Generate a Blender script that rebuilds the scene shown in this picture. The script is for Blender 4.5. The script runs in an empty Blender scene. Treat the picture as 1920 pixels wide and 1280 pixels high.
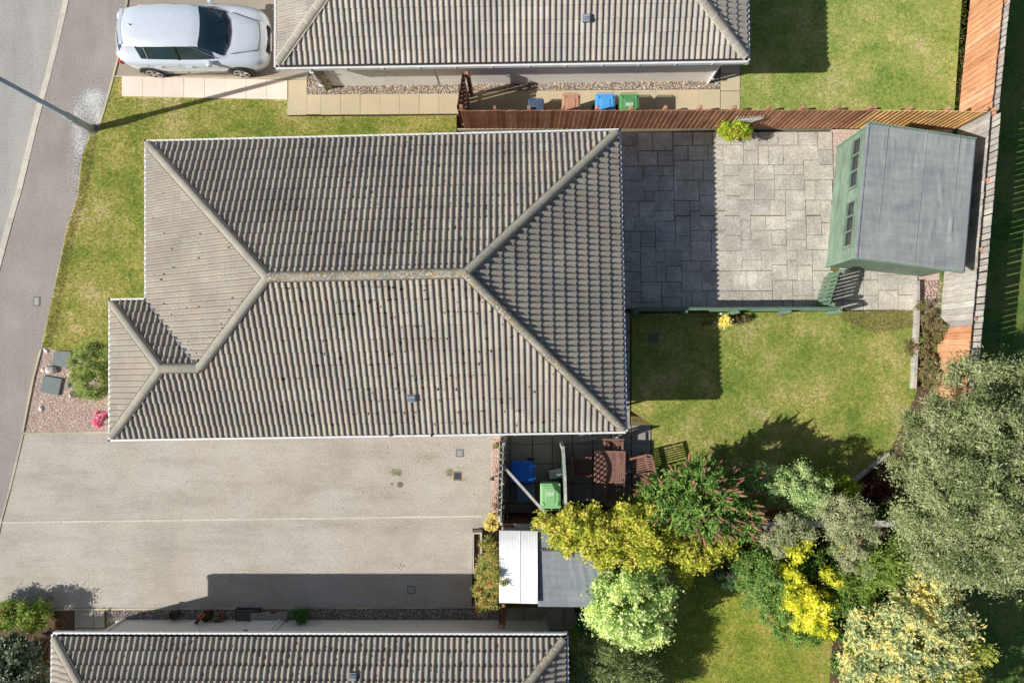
import bpy, bmesh, math, random
import numpy as np
from mathutils import Vector, Matrix

# ------------------------------------------------------------------ scene, camera, light
S = bpy.context.scene
C = S.collection
random.seed(7)
R = math.radians
FPX, H = 1280.0, 20.0            # focal length in photograph pixels, camera height in metres
NAD = (985.0, 680.0)             # where straight down falls in the photograph

_d = Vector(((NAD[0]-960)/FPX, -(NAD[1]-640)/FPX, -1.0))
_zw = (-_d).normalized()
_y = Vector((0, 1, 0)); _yw = (_y - _y.dot(_zw)*_zw).normalized(); _xw = _yw.cross(_zw)
ROT = Matrix((_xw, _yw, _zw))    # camera axes -> world axes
cam_data = bpy.data.cameras.new('camera'); cam = bpy.data.objects.new('camera', cam_data); C.objects.link(cam)
cam_data.sensor_width = 36; cam_data.lens = 24.0; cam_data.clip_end = 1000
cam.matrix_world = Matrix.Translation((0, 0, H)) @ ROT.to_4x4()
S.camera = cam

SUN = Vector((-3.0, -0.76, 2.36)).normalized()      # towards the sun
elev = math.asin(SUN.z); azim = math.atan2(SUN.x, SUN.y)
W = bpy.data.worlds.new('World'); S.world = W; W.use_nodes = True
nt = W.node_tree; nt.nodes.clear()
sky = nt.nodes.new('ShaderNodeTexSky'); sky.sky_type = 'NISHITA'; sky.sun_disc = False
sky.sun_elevation = elev; sky.sun_rotation = azim; sky.dust_density = 1.2; sky.ozone_density = .8
bg = nt.nodes.new('ShaderNodeBackground'); bg.inputs[1].default_value = 0.072
wo = nt.nodes.new('ShaderNodeOutputWorld')
nt.links.new(sky.outputs[0], bg.inputs[0]); nt.links.new(bg.outputs[0], wo.inputs[0])
sl = bpy.data.lights.new('sun', 'SUN'); sl.energy = 4.9; sl.angle = R(0.5); sl.color = (1.0, 0.965, 0.91)
so = bpy.data.objects.new('sun', sl); C.objects.link(so)
so.rotation_euler = SUN.to_track_quat('Z', 'Y').to_euler(); so.location = (-30, -8, 30)
S.view_settings.view_transform = 'Standard'; S.view_settings.look = 'None'
S.view_settings.gamma = 1; S.view_settings.exposure = 0.38; S.view_settings.use_curve_mapping = False

def at(px, py, z=0.0):
    """world point at height z seen at photograph pixel (px, py)"""
    r = Vector(((px-960)/FPX, -(py-640)/FPX, -1.0))
    w = ROT @ r
    t = (H-z)/(-w.z)
    return Vector((w.x*t, w.y*t, z))

# ------------------------------------------------------------------ helpers
def tag(o, label=None, cat=None, group=None, kind=None):
    if label: o['label'] = label
    if cat: o['category'] = cat
    if group: o['group'] = group
    if kind: o['kind'] = kind
    return o

def empty(name, loc=(0, 0, 0), rz=0.0, label=None, cat=None, group=None):
    o = bpy.data.objects.new(name, None); C.objects.link(o)
    o.location = loc; o.rotation_euler = (0, 0, rz); o.empty_display_size = 0.2
    return tag(o, label, cat, group)

class MB:
    def __init__(s): s.v = []; s.f = []; s.m = []
    def add(s, vs, fs, mi=0):
        n = len(s.v); s.v += [tuple(v) for v in vs]
        s.f += [tuple(i+n for i in f) for f in fs]; s.m += [mi]*len(fs); return s
    def box(s, c, d, rz=0.0, mi=0, top=1.0, M=None):
        hx, hy, hz = d[0]/2, d[1]/2, d[2]/2
        vs = []
        for z, k in ((-hz, 1.0), (hz, top)):
            for x, y in ((-hx, -hy), (hx, -hy), (hx, hy), (-hx, hy)):
                x2, y2 = x*k, y*k
                p = Vector((x2*math.cos(rz)-y2*math.sin(rz), x2*math.sin(rz)+y2*math.cos(rz), z))
                if M: p = M @ p
                vs.append(p+Vector(c))
        return s.add(vs, [(3, 2, 1, 0), (4, 5, 6, 7), (0, 1, 5, 4), (1, 2, 6, 5), (2, 3, 7, 6), (3, 0, 4, 7)], mi)
    def beam(s, a, b, w, h, mi=0, up=(0, 0, 1)):
        a, b = Vector(a), Vector(b); d = (b-a).normalized(); u = Vector(up)
        if abs(d.dot(u)) > 0.98: u = Vector((1, 0, 0))
        x = d.cross(u).normalized(); y = x.cross(d).normalized()
        vs = [p+x*sx*w/2+y*sy*h/2 for p in (a, b) for sx, sy in ((-1, -1), (1, -1), (1, 1), (-1, 1))]
        return s.add(vs, [(0, 1, 2, 3), (7, 6, 5, 4), (0, 4, 5, 1), (1, 5, 6, 2), (2, 6, 7, 3), (3, 7, 4, 0)], mi)
    def tube(s, pts, rad, n=8, mi=0, cap=True):
        pts = [Vector(p) for p in pts]; rad = rad if isinstance(rad, (list, tuple)) else [rad]*len(pts)
        rings = []
        for i, p in enumerate(pts):
            d = (pts[min(i+1, len(pts)-1)]-pts[max(i-1, 0)]).normalized()
            u = Vector((0, 0, 1)) if abs(d.z) < .95 else Vector((1, 0, 0))
            x = d.cross(u).normalized(); y = x.cross(d).normalized()
            rings.append([p+x*math.cos(2*math.pi*k/n)*rad[i]+y*math.sin(2*math.pi*k/n)*rad[i] for k in range(n)])
        vs = [v for r in rings for v in r]; fs = []
        for i in range(len(pts)-1):
            for k in range(n):
                fs.append((i*n+k, i*n+(k+1) % n, (i+1)*n+(k+1) % n, (i+1)*n+k))
        if cap: fs += [tuple(range(n))[::-1], tuple((len(pts)-1)*n+k for k in range(n))]
        return s.add(vs, fs, mi)
    def lathe(s, prof, c=(0, 0, 0), n=16, mi=0):
        vs = [Vector(c)+Vector((r*math.cos(2*math.pi*k/n), r*math.sin(2*math.pi*k/n), z)) for r, z in prof for k in range(n)]
        fs = [(i*n+k, i*n+(k+1) % n, (i+1)*n+(k+1) % n, (i+1)*n+k) for i in range(len(prof)-1) for k in range(n)]
        return s.add(vs, fs, mi)
    def prism(s, poly, z0, z1, mi=0):
        a = sum(poly[i][0]*poly[(i+1) % len(poly)][1]-poly[(i+1) % len(poly)][0]*poly[i][1] for i in range(len(poly)))
        if a < 0: poly = poly[::-1]
        n = len(poly); vs = [(p[0], p[1], z0) for p in poly]+[(p[0], p[1], z1) for p in poly]
        fs = [tuple(range(n, 2*n)), tuple(range(n))[::-1]]+[(i, (i+1) % n, n+(i+1) % n, n+i) for i in range(n)]
        return s.add(vs, fs, mi)
    def mesh(s, name, mats, smooth=False):
        me = bpy.data.meshes.new(name); me.from_pydata(s.v, [], s.f)
        for m in (mats if isinstance(mats, (list, tuple)) else [mats]): me.materials.append(m)
        me.polygons.foreach_set('material_index', s.m)
        if smooth: me.polygons.foreach_set('use_smooth', [True]*len(s.f))
        me.update(); return me
    def obj(s, name, mats, parent=None, world=False, smooth=False, label=None, cat=None, group=None, kind=None, bevel=0):
        if parent is not None and world:
            q = Matrix.Rotation(-parent.rotation_euler.z, 4, 'Z') @ Matrix.Translation(-Vector(parent.location))
            s.v = [tuple(q @ Vector(v)) for v in s.v]
        o = bpy.data.objects.new(name, s.mesh(name, mats, smooth)); C.objects.link(o); o.parent = parent
        if bevel:
            b = o.modifiers.new('bevel', 'BEVEL'); b.width = bevel; b.segments = 2; b.limit_method = 'ANGLE'
        return tag(o, label, cat, group, kind)

def link(name, me, parent, loc=(0, 0, 0), rz=0.0, mat=None):
    o = bpy.data.objects.new(name, me); C.objects.link(o); o.parent = parent
    if mat is not None: o.matrix_local = mat
    else: o.location = loc; o.rotation_euler = (0, 0, rz)
    return o

def copy_tree(o, parent=None):
    c = o.copy(); C.objects.link(c); c.parent = parent
    for ch in [x for x in KIDS if x.parent is o]: copy_tree(ch, c)
    return c

# ------------------------------------------------------------------ materials
def lin(c):
    return tuple(((v/255)/12.92 if v/255 <= .04045 else ((v/255+.055)/1.055)**2.4) for v in c)

def new_mat(name, rough=0.8, metallic=0.0, spec=0.3):
    m = bpy.data.materials.new(name); m.use_nodes = True
    b = m.node_tree.nodes['Principled BSDF']; b.inputs['Roughness'].default_value = rough
    b.inputs['Metallic'].default_value = metallic; b.inputs['Specular IOR Level'].default_value = spec
    return m, m.node_tree.nodes, m.node_tree.links, b

def N(nodes, t, **kw):
    n = nodes.new(t)
    for k, v in kw.items(): setattr(n, k, v)
    return n

def noise(nodes, links, vec, scale, detail=4, rough=.6):
    n = nodes.new('ShaderNodeTexNoise'); n.inputs['Scale'].default_value = scale
    n.inputs['Detail'].default_value = detail; n.inputs['Roughness'].default_value = rough
    links.new(vec, n.inputs['Vector']); return n.outputs['Fac']

def ramp(nodes, links, fac, stops, interp='LINEAR'):
    if len(stops) == 1: stops = [(0, stops[0][1]), (1, stops[0][1])]
    r = nodes.new('ShaderNodeValToRGB'); cr = r.color_ramp; cr.interpolation = interp
    while len(cr.elements) < len(stops): cr.elements.new(0.5)
    for e, (p, c) in zip(cr.elements, stops): e.position = p; e.color = (c[0], c[1], c[2], 1)
    links.new(fac, r.inputs[0]); return r.outputs[0]

def mix(nodes, links, fac, a, b, mode='MIX'):
    m = nodes.new('ShaderNodeMix'); m.data_type = 'RGBA'; m.blend_type = mode
    for sock, v in ((m.inputs[0], fac), (m.inputs[6], a), (m.inputs[7], b)):
        if hasattr(v, 'is_linked'): links.new(v, sock)
        elif isinstance(v, (int, float)): sock.default_value = v
        else: sock.default_value = (v[0], v[1], v[2], 1)
    return m.outputs[2]

def scl(c, k): return tuple(min(1, x*k) for x in c)

def wpos(nodes):
    g = nodes.new('ShaderNodeNewGeometry'); return g.outputs['Position'], g.outputs['Random Per Island']

def bump(nodes, links, b, h, strength, dist=0.01):
    n = nodes.new('ShaderNodeBump'); n.inputs['Strength'].default_value = strength; n.inputs['Distance'].default_value = dist
    links.new(h, n.inputs['Height']); links.new(n.outputs[0], b.inputs['Normal'])

def rough_mat(name, c, var=.25, big=1.2, fine=60, fvar=.25, tint=None, rough=.9, bmp=.4, rnd=0.0, specks=None, spec=.2, streak=None):
    """mottled mineral or painted surface: large stains, fine grain, optional per-piece change and specks"""
    m, n, l, b = new_mat(name, rough, spec=spec)
    p, isl = wpos(n)
    f1 = noise(n, l, p, big, 5, .6); f2 = noise(n, l, p, fine, 3, .7)
    col = ramp(n, l, f1, [(.3, scl(c, 1-var)), (.5, c), (.72, scl(tint or c, 1+var*.6))])
    g = ramp(n, l, f2, [(.3, (1-fvar,)*3), (.7, (1+fvar,)*3)])
    col = mix(n, l, 1.0, col, g, 'MULTIPLY')
    if streak:     # worn tracks and stains drawn out along x
        for (k, sc, amt) in streak:
            mp = n.new('ShaderNodeMapping'); mp.inputs['Scale'].default_value = k; l.new(p, mp.inputs['Vector'])
            fs = noise(n, l, mp.outputs[0], sc, 6, .7)
            col = mix(n, l, 1.0, col, ramp(n, l, fs, [(.36, (1-amt, 1-amt, 1-amt*1.1)), (.5, (1, 1, 1)), (.68, (1+amt*.5, 1+amt*.5, 1+amt*.5))]), 'MULTIPLY')
    if rnd:
        oi = n.new('ShaderNodeObjectInfo'); ad = N(n, 'ShaderNodeMath', operation='ADD'); fr = N(n, 'ShaderNodeMath', operation='FRACT')
        l.new(oi.outputs['Random'], ad.inputs[0]); l.new(isl, ad.inputs[1]); l.new(ad.outputs[0], fr.inputs[0])
        rr = ramp(n, l, fr.outputs[0], [(0, (1-rnd, 1-rnd, 1-rnd*.8)), (.5, (1, 1, 1)), (1, (1+rnd, 1+rnd*.8, 1+rnd*.6))])
        col = mix(n, l, 1.0, col, rr, 'MULTIPLY')
    for (sc, th, cc) in (specks or []):
        v = n.new('ShaderNodeTexVoronoi'); v.inputs['Scale'].default_value = sc; l.new(p, v.inputs['Vector'])
        big2 = noise(n, l, p, 1.7, 2)
        ad = N(n, 'ShaderNodeMath', operation='MULTIPLY'); l.new(big2, ad.inputs[0]); ad.inputs[1].default_value = 2*th
        lt = N(n, 'ShaderNodeMath', operation='LESS_THAN'); l.new(v.outputs['Distance'], lt.inputs[0]); l.new(ad.outputs[0], lt.inputs[1])
        col = mix(n, l, lt.outputs[0], col, cc)
    l.new(col, b.inputs['Base Color'])
    if bmp: bump(n, l, b, f2, bmp, .006)
    return m

def plain(name, c, rough=.5, metallic=0, spec=.4, coat=0, rnd=0):
    m, n, l, b = new_mat(name, rough, metallic, spec)
    p, isl = wpos(n); f = noise(n, l, p, 6, 4)
    col = ramp(n, l, f, [(.3, scl(c, .97 if coat else .9)), (.7, scl(c, 1.02 if coat else 1.07))])
    l.new(col, b.inputs['Base Color']); b.inputs['Coat Weight'].default_value = coat
    return m

def wood_mat(name, cols, along='Z', rough=.75, rnd=True, grain=26):
    """boards: long streaks along one axis, colour changing from board to board"""
    m, n, l, b = new_mat(name, rough, spec=.25)
    p, isl = wpos(n); oi = n.new('ShaderNodeObjectInfo')
    mp = n.new('ShaderNodeMapping'); k = {'X': (.12, 1, 1), 'Y': (1, .12, 1), 'Z': (1, 1, .1)}[along]
    mp.inputs['Scale'].default_value = k; l.new(p, mp.inputs['Vector'])
    f = noise(n, l, mp.outputs[0], grain, 4, .65); f2 = noise(n, l, p, 1.5, 3)
    ad = N(n, 'ShaderNodeMath', operation='ADD'); fr = N(n, 'ShaderNodeMath', operation='FRACT')
    l.new(oi.outputs['Random'], ad.inputs[0]); l.new(isl, ad.inputs[1]); l.new(ad.outputs[0], fr.inputs[0])
    base = ramp(n, l, fr.outputs[0], [(i/max(1, len(cols)-1), c) for i, c in enumerate(cols)])
    g = ramp(n, l, f, [(.28, (.62, .6, .58)), (.5, (1, 1, 1)), (.75, (1.22, 1.2, 1.15))])
    col = mix(n, l, 1.0, base, g, 'MULTIPLY')
    g2 = ramp(n, l, f2, [(.3, (.8, .8, .8)), (.7, (1.12, 1.12, 1.12))])
    col = mix(n, l, 1.0, col, g2, 'MULTIPLY')
    l.new(col, b.inputs['Base Color']); bump(n, l, b, f, .35, .004)
    return m

def leaf_mat(name, cols, trans=.35, rough=.55, patch=None):
    """foliage: each leaf takes a colour of the palette, with drifts of one colour through the crown"""
    m, n, l, b = new_mat(name, rough, spec=.25)
    p, isl = wpos(n); f = noise(n, l, p, patch or 3.0, 2)
    ad = N(n, 'ShaderNodeMath', operation='MULTIPLY_ADD'); l.new(isl, ad.inputs[0]); ad.inputs[1].default_value = .55
    mm = N(n, 'ShaderNodeMath', operation='MULTIPLY_ADD'); l.new(f, mm.inputs[0]); mm.inputs[1].default_value = 1.5; mm.inputs[2].default_value = -.52
    l.new(mm.outputs[0], ad.inputs[2])
    col = ramp(n, l, ad.outputs[0], [(i/max(1, len(cols)-1), c) for i, c in enumerate(cols)])
    l.new(col, b.inputs['Base Color'])
    t = n.new('ShaderNodeBsdfTranslucent'); l.new(col, t.inputs[0])
    ms = n.new('ShaderNodeMixShader'); ms.inputs[0].default_value = trans
    l.new(b.outputs[0], ms.inputs[1]); l.new(t.outputs[0], ms.inputs[2])
    l.new(ms.outputs[0], n['Material Output'].inputs[0])
    return m

def lawn_mat(name, stops, big=.9, bias=0):
    m, n, l, b = new_mat(name, .9, spec=.1)
    p, isl = wpos(n)
    f1 = noise(n, l, p, big, 5, .65); f2 = noise(n, l, p, 9, 4, .7); f3 = noise(n, l, p, 30, 4, .8)
    a = N(n, 'ShaderNodeMath', operation='MULTIPLY_ADD'); l.new(f2, a.inputs[0]); a.inputs[1].default_value = .7; l.new(f1, a.inputs[2])
    s2 = N(n, 'ShaderNodeMath', operation='SUBTRACT'); l.new(a.outputs[0], s2.inputs[0]); s2.inputs[1].default_value = .35+bias
    col = ramp(n, l, s2.outputs[0], stops)
    g = ramp(n, l, f3, [(.3, (.6, .62, .6)), (.7, (1.42, 1.4, 1.38))])
    f4 = noise(n, l, p, .35, 3, .5); g4 = ramp(n, l, f4, [(.35, (.86, .92, .82)), (.5, (1, 1, 1)), (.65, (1.16, 1.08, 1.12))]); g = mix(n, l, 1.0, g, g4, 'MULTIPLY')
    col = mix(n, l, 1.0, col, g, 'MULTIPLY')
    l.new(col, b.inputs['Base Color']); bump(n, l, b, f3, .7, .02)
    return m

def A(r, g, b, k=1.30):
    """real-world base colour of a level, sunlit surface that photographs as (r, g, b)"""
    return tuple(v/k for v in lin((r, g, b)))

M = {}
M['road'] = rough_mat('road_tarmac', A(174, 171, 165), .09, 1.0, 30, .42, streak=[((1, .15, 1), 2.0, .1)], bmp=.5, specks=[(75, .08, A(225, 222, 215))])
M['pavement'] = rough_mat('pavement_tarmac', A(160, 152, 145), .1, .7, 30, .36, streak=[((1, .2, 1), 2.0, .08)], tint=A(164, 156, 150), bmp=.5, specks=[(70, .06, A(190, 182, 172))])
M['drive'] = rough_mat('drive_aggregate', A(188, 180, 168), .15, .45, 30, .34, streak=[((.18, 1, 1), 1.6, .13), ((1, 1, 1), 2.2, .07)], tint=A(186, 182, 174), bmp=.5, specks=[(65, .08, A(214, 206, 196)), (42, .045, A(130, 120, 108))])
M['drive_up'] = rough_mat('old_drive_aggregate', A(168, 156, 140), .12, .8, 36, .22, bmp=.5, specks=[(65, .07, A(200, 190, 172))])
M['kerb'] = rough_mat('kerb_concrete', A(208, 202, 186), .12, 3, 40, .2, rnd=.08)
M['edging'] = rough_mat('edging_concrete', A(196, 186, 160), .18, 2.5, 60, .2, rnd=.14)
M['earth'] = rough_mat('earth', A(96, 84, 64), .3, 1.4, 40, .4, bmp=.8)
M['bark'] = rough_mat('bed_soil', A(104, 84, 68), .35, 2.2, 45, .5, bmp=1)
M['pinkbed'] = rough_mat('pink_chip_bed', A(212, 190, 174), .15, 1.5, 60, .45, bmp=1)
M['greybed'] = rough_mat('grey_chip_bed', A(120, 112, 104), .2, 1.5, 60, .45, bmp=1)
M['beige'] = rough_mat('buff_slab', A(206, 190, 158), .08, 1.3, 50, .1, rnd=.04, bmp=.2)
M['whiteslab'] = rough_mat('cream_slab', A(244, 226, 208), .08, 2.2, 40, .07, rnd=.05, bmp=.2)
M['slab'] = rough_mat('riven_slab', A(195, 189, 176), .22, 1.3, 20, .32, tint=A(212, 206, 192), rnd=.1, bmp=.9)
M['joint'] = rough_mat('sandy_joint', A(128, 112, 70), .3, 4, 60, .4)
M['greyslab'] = rough_mat('grey_slab', A(160, 156, 146), .12, 1.6, 40, .14, rnd=.06, bmp=.4)
M['slate'] = rough_mat('slate_slab', A(132, 140, 138), .08, 6, 50, .1, rnd=.04, bmp=.3)
M['mhole'] = rough_mat('iron_cover', A(122, 118, 112), .15, 8, 80, .2)
LG = A(146, 152, 74); LY = A(180, 168, 106); LD = A(104, 122, 52)
M['lawn_front'] = lawn_mat('front_turf', [(.28, A(102, 128, 54)), (.42, A(142, 152, 70)), (.54, A(170, 166, 90)), (.68, A(206, 188, 134))], .8)
M['lawn_up'] = lawn_mat('upper_turf', [(.28, A(104, 138, 62)), (.42, A(148, 166, 84)), (.56, A(176, 180, 104)), (.7, A(208, 196, 142))], .8)
M['lawn_mid'] = lawn_mat('garden_turf', [(.28, A(98, 128, 52)), (.42, A(136, 154, 72)), (.55, A(166, 168, 90)), (.68, A(204, 188, 136))], .8)
M['lawn_low'] = lawn_mat('lower_turf', [(.28, A(92, 124, 44)), (.42, A(134, 150, 58)), (.56, A(162, 166, 74)), (.7, A(196, 174, 110))], .9)
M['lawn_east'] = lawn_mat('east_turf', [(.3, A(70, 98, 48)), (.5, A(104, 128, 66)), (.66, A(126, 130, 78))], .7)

def gp(pts, z=0.0):
    return [tuple(at(x, y, z)[:2]) for x, y in pts]

BOT = -0.16
def sheet(name, pts, z, m, label=None, bottom=BOT, world=None):
    b = MB(); b.prism(world or gp(pts), bottom, z)
    return b.obj(name, m, kind='structure', label=label)

# ------------------------------------------------------------------ ground
g = MB(); g.prism([(-160, -160), (160, -160), (160, 160), (-160, 160)], -1.0, -0.15)
g.obj('ground', M['earth'], kind='structure')
KERB = [(150, -140), (137, -60), (124, 0), (111, 58), (96, 117), (80, 181), (70, 210), (55, 277), (35, 360), (17, 420), (0, 486), (-30, 600), (-66, 740), (-110, 930), (-160, 1200), (-200, 1500)]
GARD = [(262, -140), (250, -60), (240, 0), (224, 102), (213, 145), (185, 242), (169, 254), (155, 292), (146, 370), (128, 422), (111, 503), (90, 597), (79, 650), (62, 716), (44, 810), (18, 920), (3, 974), (-30, 1130), (-60, 1300), (-90, 1500)]
sheet('road', [(x+4, y) for x, y in KERB]+[(-900, 1500), (-900, -140)], -0.10, M['road'])
sheet('pavement', KERB+GARD[::-1], 0.0, M['pavement'])

def strip(name, pix, w, h, mat, length=.915, z0=BOT, kids='kerb_stone', closed=False, gap=.006, label=None):
    """a run of kerb or edging stones following a pixel line on the ground"""
    root = empty(name, at(*pix[0])); tag(root, label, None, None, 'structure')
    P = [at(x, y) for x, y in pix]; segs = []
    tot = 0; cum = [0]
    for a, b in zip(P, P[1:]): tot += (b-a).length; cum.append(tot)
    def pt(s):
        for i in range(len(P)-1):
            if s <= cum[i+1] or i == len(P)-2:
                return P[i].lerp(P[i+1], (s-cum[i])/max(1e-6, cum[i+1]-cum[i]))
    n = max(1, int(tot/length+.5)); L = tot/n
    base = Vector(P[0]); base.z = 0
    me = None
    for k in range(n):
        a, b = pt(k*L), pt((k+1)*L); mid = (a+b)/2; ln = (b-a).length-gap
        if me is None:
            q = MB(); q.box((0, 0, (h+z0)/2), (1, w, h-z0)); me = q.mesh(kids, mat)
        o = link(kids, me, root, (mid.x-base.x, mid.y-base.y, random.uniform(-.004, .004)), math.atan2(b.y-a.y, b.x-a.x)+random.uniform(-.004, .004))
        o.scale = (ln, 1, 1)
    return root
strip('kerb', KERB, .17, .012, M['kerb'])
strip('garden_edging', [(241, -10), (224, 102), (213, 146), (200, 195), (187, 238)], .06, .035, M['edging'])
strip('verge_edging', [(169, 254), (155, 292), (146, 370), (128, 422), (111, 503), (90, 597), (79, 650)], .05, .012, M['edging'])
strip('bed_edging', [(78, 655), (62, 716), (44, 810)], .06, .05, M['edging'])
strip('drive_edging', [(44, 812), (18, 920), (3, 974), (-30, 1130)], .055, .02, M['edging'])
strip('drive_top_edging', [(46, 812), (200, 810), (330, 806)], .05, .02, M['edging'])
strip('drive_divider', [(4, 979), (300, 975), (600, 971), (905, 967)], .06, .014, M['kerb'])
strip('lower_edging', [(100, 1142), (400, 1140), (700, 1139), (938, 1137)], .05, .02, M['edging'])
strip('upper_drive_edging', [(214, 144), (380, 146), (575, 148)], .05, .03, M['edging'])

sheet('driveway', [(44, 812), (340, 800), (700, 700), (936, 700), (922, 812), (920, 990), (886, 990), (884, 1138), (940, 1140), (90, 1142), (-30, 1142), (3, 974), (18, 920)], 0.003, M['drive'])
sheet('upper_driveway', [(262, -140), (250, -60), (240, 0), (224, 102), (213, 145), (576, 148), (600, 60), (600, -140)], 0.004, M['drive_up'])

# lawns
LAWN = {
 'front_lawn': ([(213, 147), (540, 150), (540, 219), (700, 219), (856, 217), (856, 330), (330, 330), (330, 650), (215, 700), (135, 664), (95, 655), (79, 650), (90, 597), (111, 503), (128, 422), (146, 370), (155, 292), (169, 254), (187, 240)], M['lawn_front']),
 'upper_lawn': ([(1388, 238), (1388, 90), (1340, 60), (1340, -140), (1885, -140), (1862, 0), (1850, 238)], M['lawn_up']),
 'back_lawn': ([(1184, 588), (1590, 584), (1722, 581), (1718, 735), (1672, 840), (1604, 898), (1590, 962), (1230, 962), (1222, 880), (1222, 795), (1184, 770)], M['lawn_mid']),
 'lower_lawn': ([(1200, 975), (1640, 975), (1725, 1000), (1708, 1420), (1068, 1420), (1068, 1180)], M['lawn_low']),
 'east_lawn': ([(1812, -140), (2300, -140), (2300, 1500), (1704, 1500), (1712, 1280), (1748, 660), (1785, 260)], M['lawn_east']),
}
for k, (pts, m) in LAWN.items(): sheet(k, pts, 0.02, m)

# gravel beds and soil
BEDS = {
 'pink_gravel_bed': ([(79, 652), (135, 660), (260, 660), (330, 700), (330, 812), (44, 812), (62, 716)], M['pinkbed'], .006),
 'upper_gravel_strip': ([(576, 148), (610, 100), (1346, 100), (1390, 100), (1350, 180), (576, 182)], M['greybed'], .006),
 'lower_gravel_strip': ([(200, 1142), (940, 1138), (940, 1180), (200, 1180)], M['greybed'], .006),
 'side_gravel_strip': ([(921, 790), (938, 790), (940, 960), (921, 960)], M['pinkbed'], .006),
 'shed_gravel': ([(1561, 243), (1850, 243), (1800, 600), (1722, 600), (1722, 526), (1561, 526)], M['pinkbed'], .002),
 'side_border': ([(1722, 526), (1800, 526), (1750, 660), (1735, 900), (1600, 962), (1604, 898), (1672, 840), (1718, 735)], M['bark'], .01),
}
for k, (pts, m, z) in BEDS.items(): sheet(k, pts, z, m)
sheet('shrub_bed', [(1385, 990), (1500, 985), (1728, 990), (1708, 1420), (1545, 1420), (1560, 1200), (1470, 1150), (1400, 1110)], .026, M['bark'])
sheet('fence_border', [(1000, 935), (1640, 935), (1700, 1010), (1000, 1010)], .012, M['bark'])
sheet('corner_border', [(-200, 1142), (138, 1142), (140, 1420), (-200, 1500)], .006, M['bark'])

# ------------------------------------------------------------------ paving
def slab_path(name, quads, z, mat, gap=.006, base=None, bz=.0, kid='paving_slab', label=None, jit=.003):
    root = empty(name, at(*base[0])); tag(root, label, None, None, 'structure')
    if base:
        b = MB(); b.prism(gp(base), BOT, bz); b.obj('bedding', M['joint'], root, world=True)
    for q in quads:
        P = [at(x, y) for x, y in q]; c = sum(P, Vector())/4
        P = [c+(p-c)*(1-gap*2/max(.1, (p-c).length)*.7) for p in P]
        zz = z+random.uniform(-jit, jit)
        b = MB(); vs = [(p.x-c.x, p.y-c.y, -.04) for p in P]+[(p.x-c.x, p.y-c.y, 0) for p in P]
        k = .985
        vs = [(p.x-c.x, p.y-c.y, -.04) for p in P]+[(p.x-c.x, p.y-c.y, -.006) for p in P]+[((p.x-c.x)*k, (p.y-c.y)*k, 0) for p in P]
        fs = [(8, 9, 10, 11)]+[(i, (i+1) % 4, 4+(i+1) % 4, 4+i) for i in range(4)]+[(4+i, 4+(i+1) % 4, 8+(i+1) % 4, 8+i) for i in range(4)]
        a = sum(vs[i][0]*vs[(i+1) % 4][1]-vs[(i+1) % 4][0]*vs[i][1] for i in range(4))
        if a < 0: fs = [f[::-1] for f in fs]
        b.add(vs, fs); me = b.mesh(kid, mat)
        o = link(kid, me, root, (c.x-root.location.x, c.y-root.location.y, zz))
        o.rotation_euler = (random.uniform(-.004, .004), random.uniform(-.004, .004), 0)
    return root
def row(x0, y0, x1, y1, n, hgt):
    """n equal slabs along the line x0,y0 -> x1,y1 (top edges), hgt pixels deep"""
    out = []
    for i in range(n):
        a, b = i/n, (i+1)/n
        xa, ya, xb, yb = x0+(x1-x0)*a, y0+(y1-y0)*a, x0+(x1-x0)*b, y0+(y1-y0)*b
        out.append([(xa, ya), (xb, yb), (xb, yb+hgt), (xa, ya+hgt)])
    return out
slab_path('cream_slab_path', row(230, 144.5, 540, 151, 8, 37), .05, M['whiteslab'], base=[(231, 146), (539, 152), (539, 186), (231, 180)], gap=.002)
slab_path('buff_path', [[(540, 150), (576, 150), (576, 216), (540, 217)]]+row(576, 178, 602, 178, 1, 37)+row(602, 178, 860, 176, 7, 38)+row(870, 172, 1350, 168, 12, 38)+
          [[(1351, 140), (1387, 140), (1387, 171), (1351, 171)], [(1351, 172), (1387, 172), (1387, 206), (1351, 206)], [(1351, 108), (1387, 108), (1387, 139), (1351, 139)], [(1351, 76), (1387, 76), (1387, 107), (1351, 107)]], .03, M['beige'],
          base=[(541, 151), (576, 151), (576, 179), (1350, 169), (1350, 80), (1386, 80), (1386, 205), (541, 216)], gap=.002)

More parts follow.
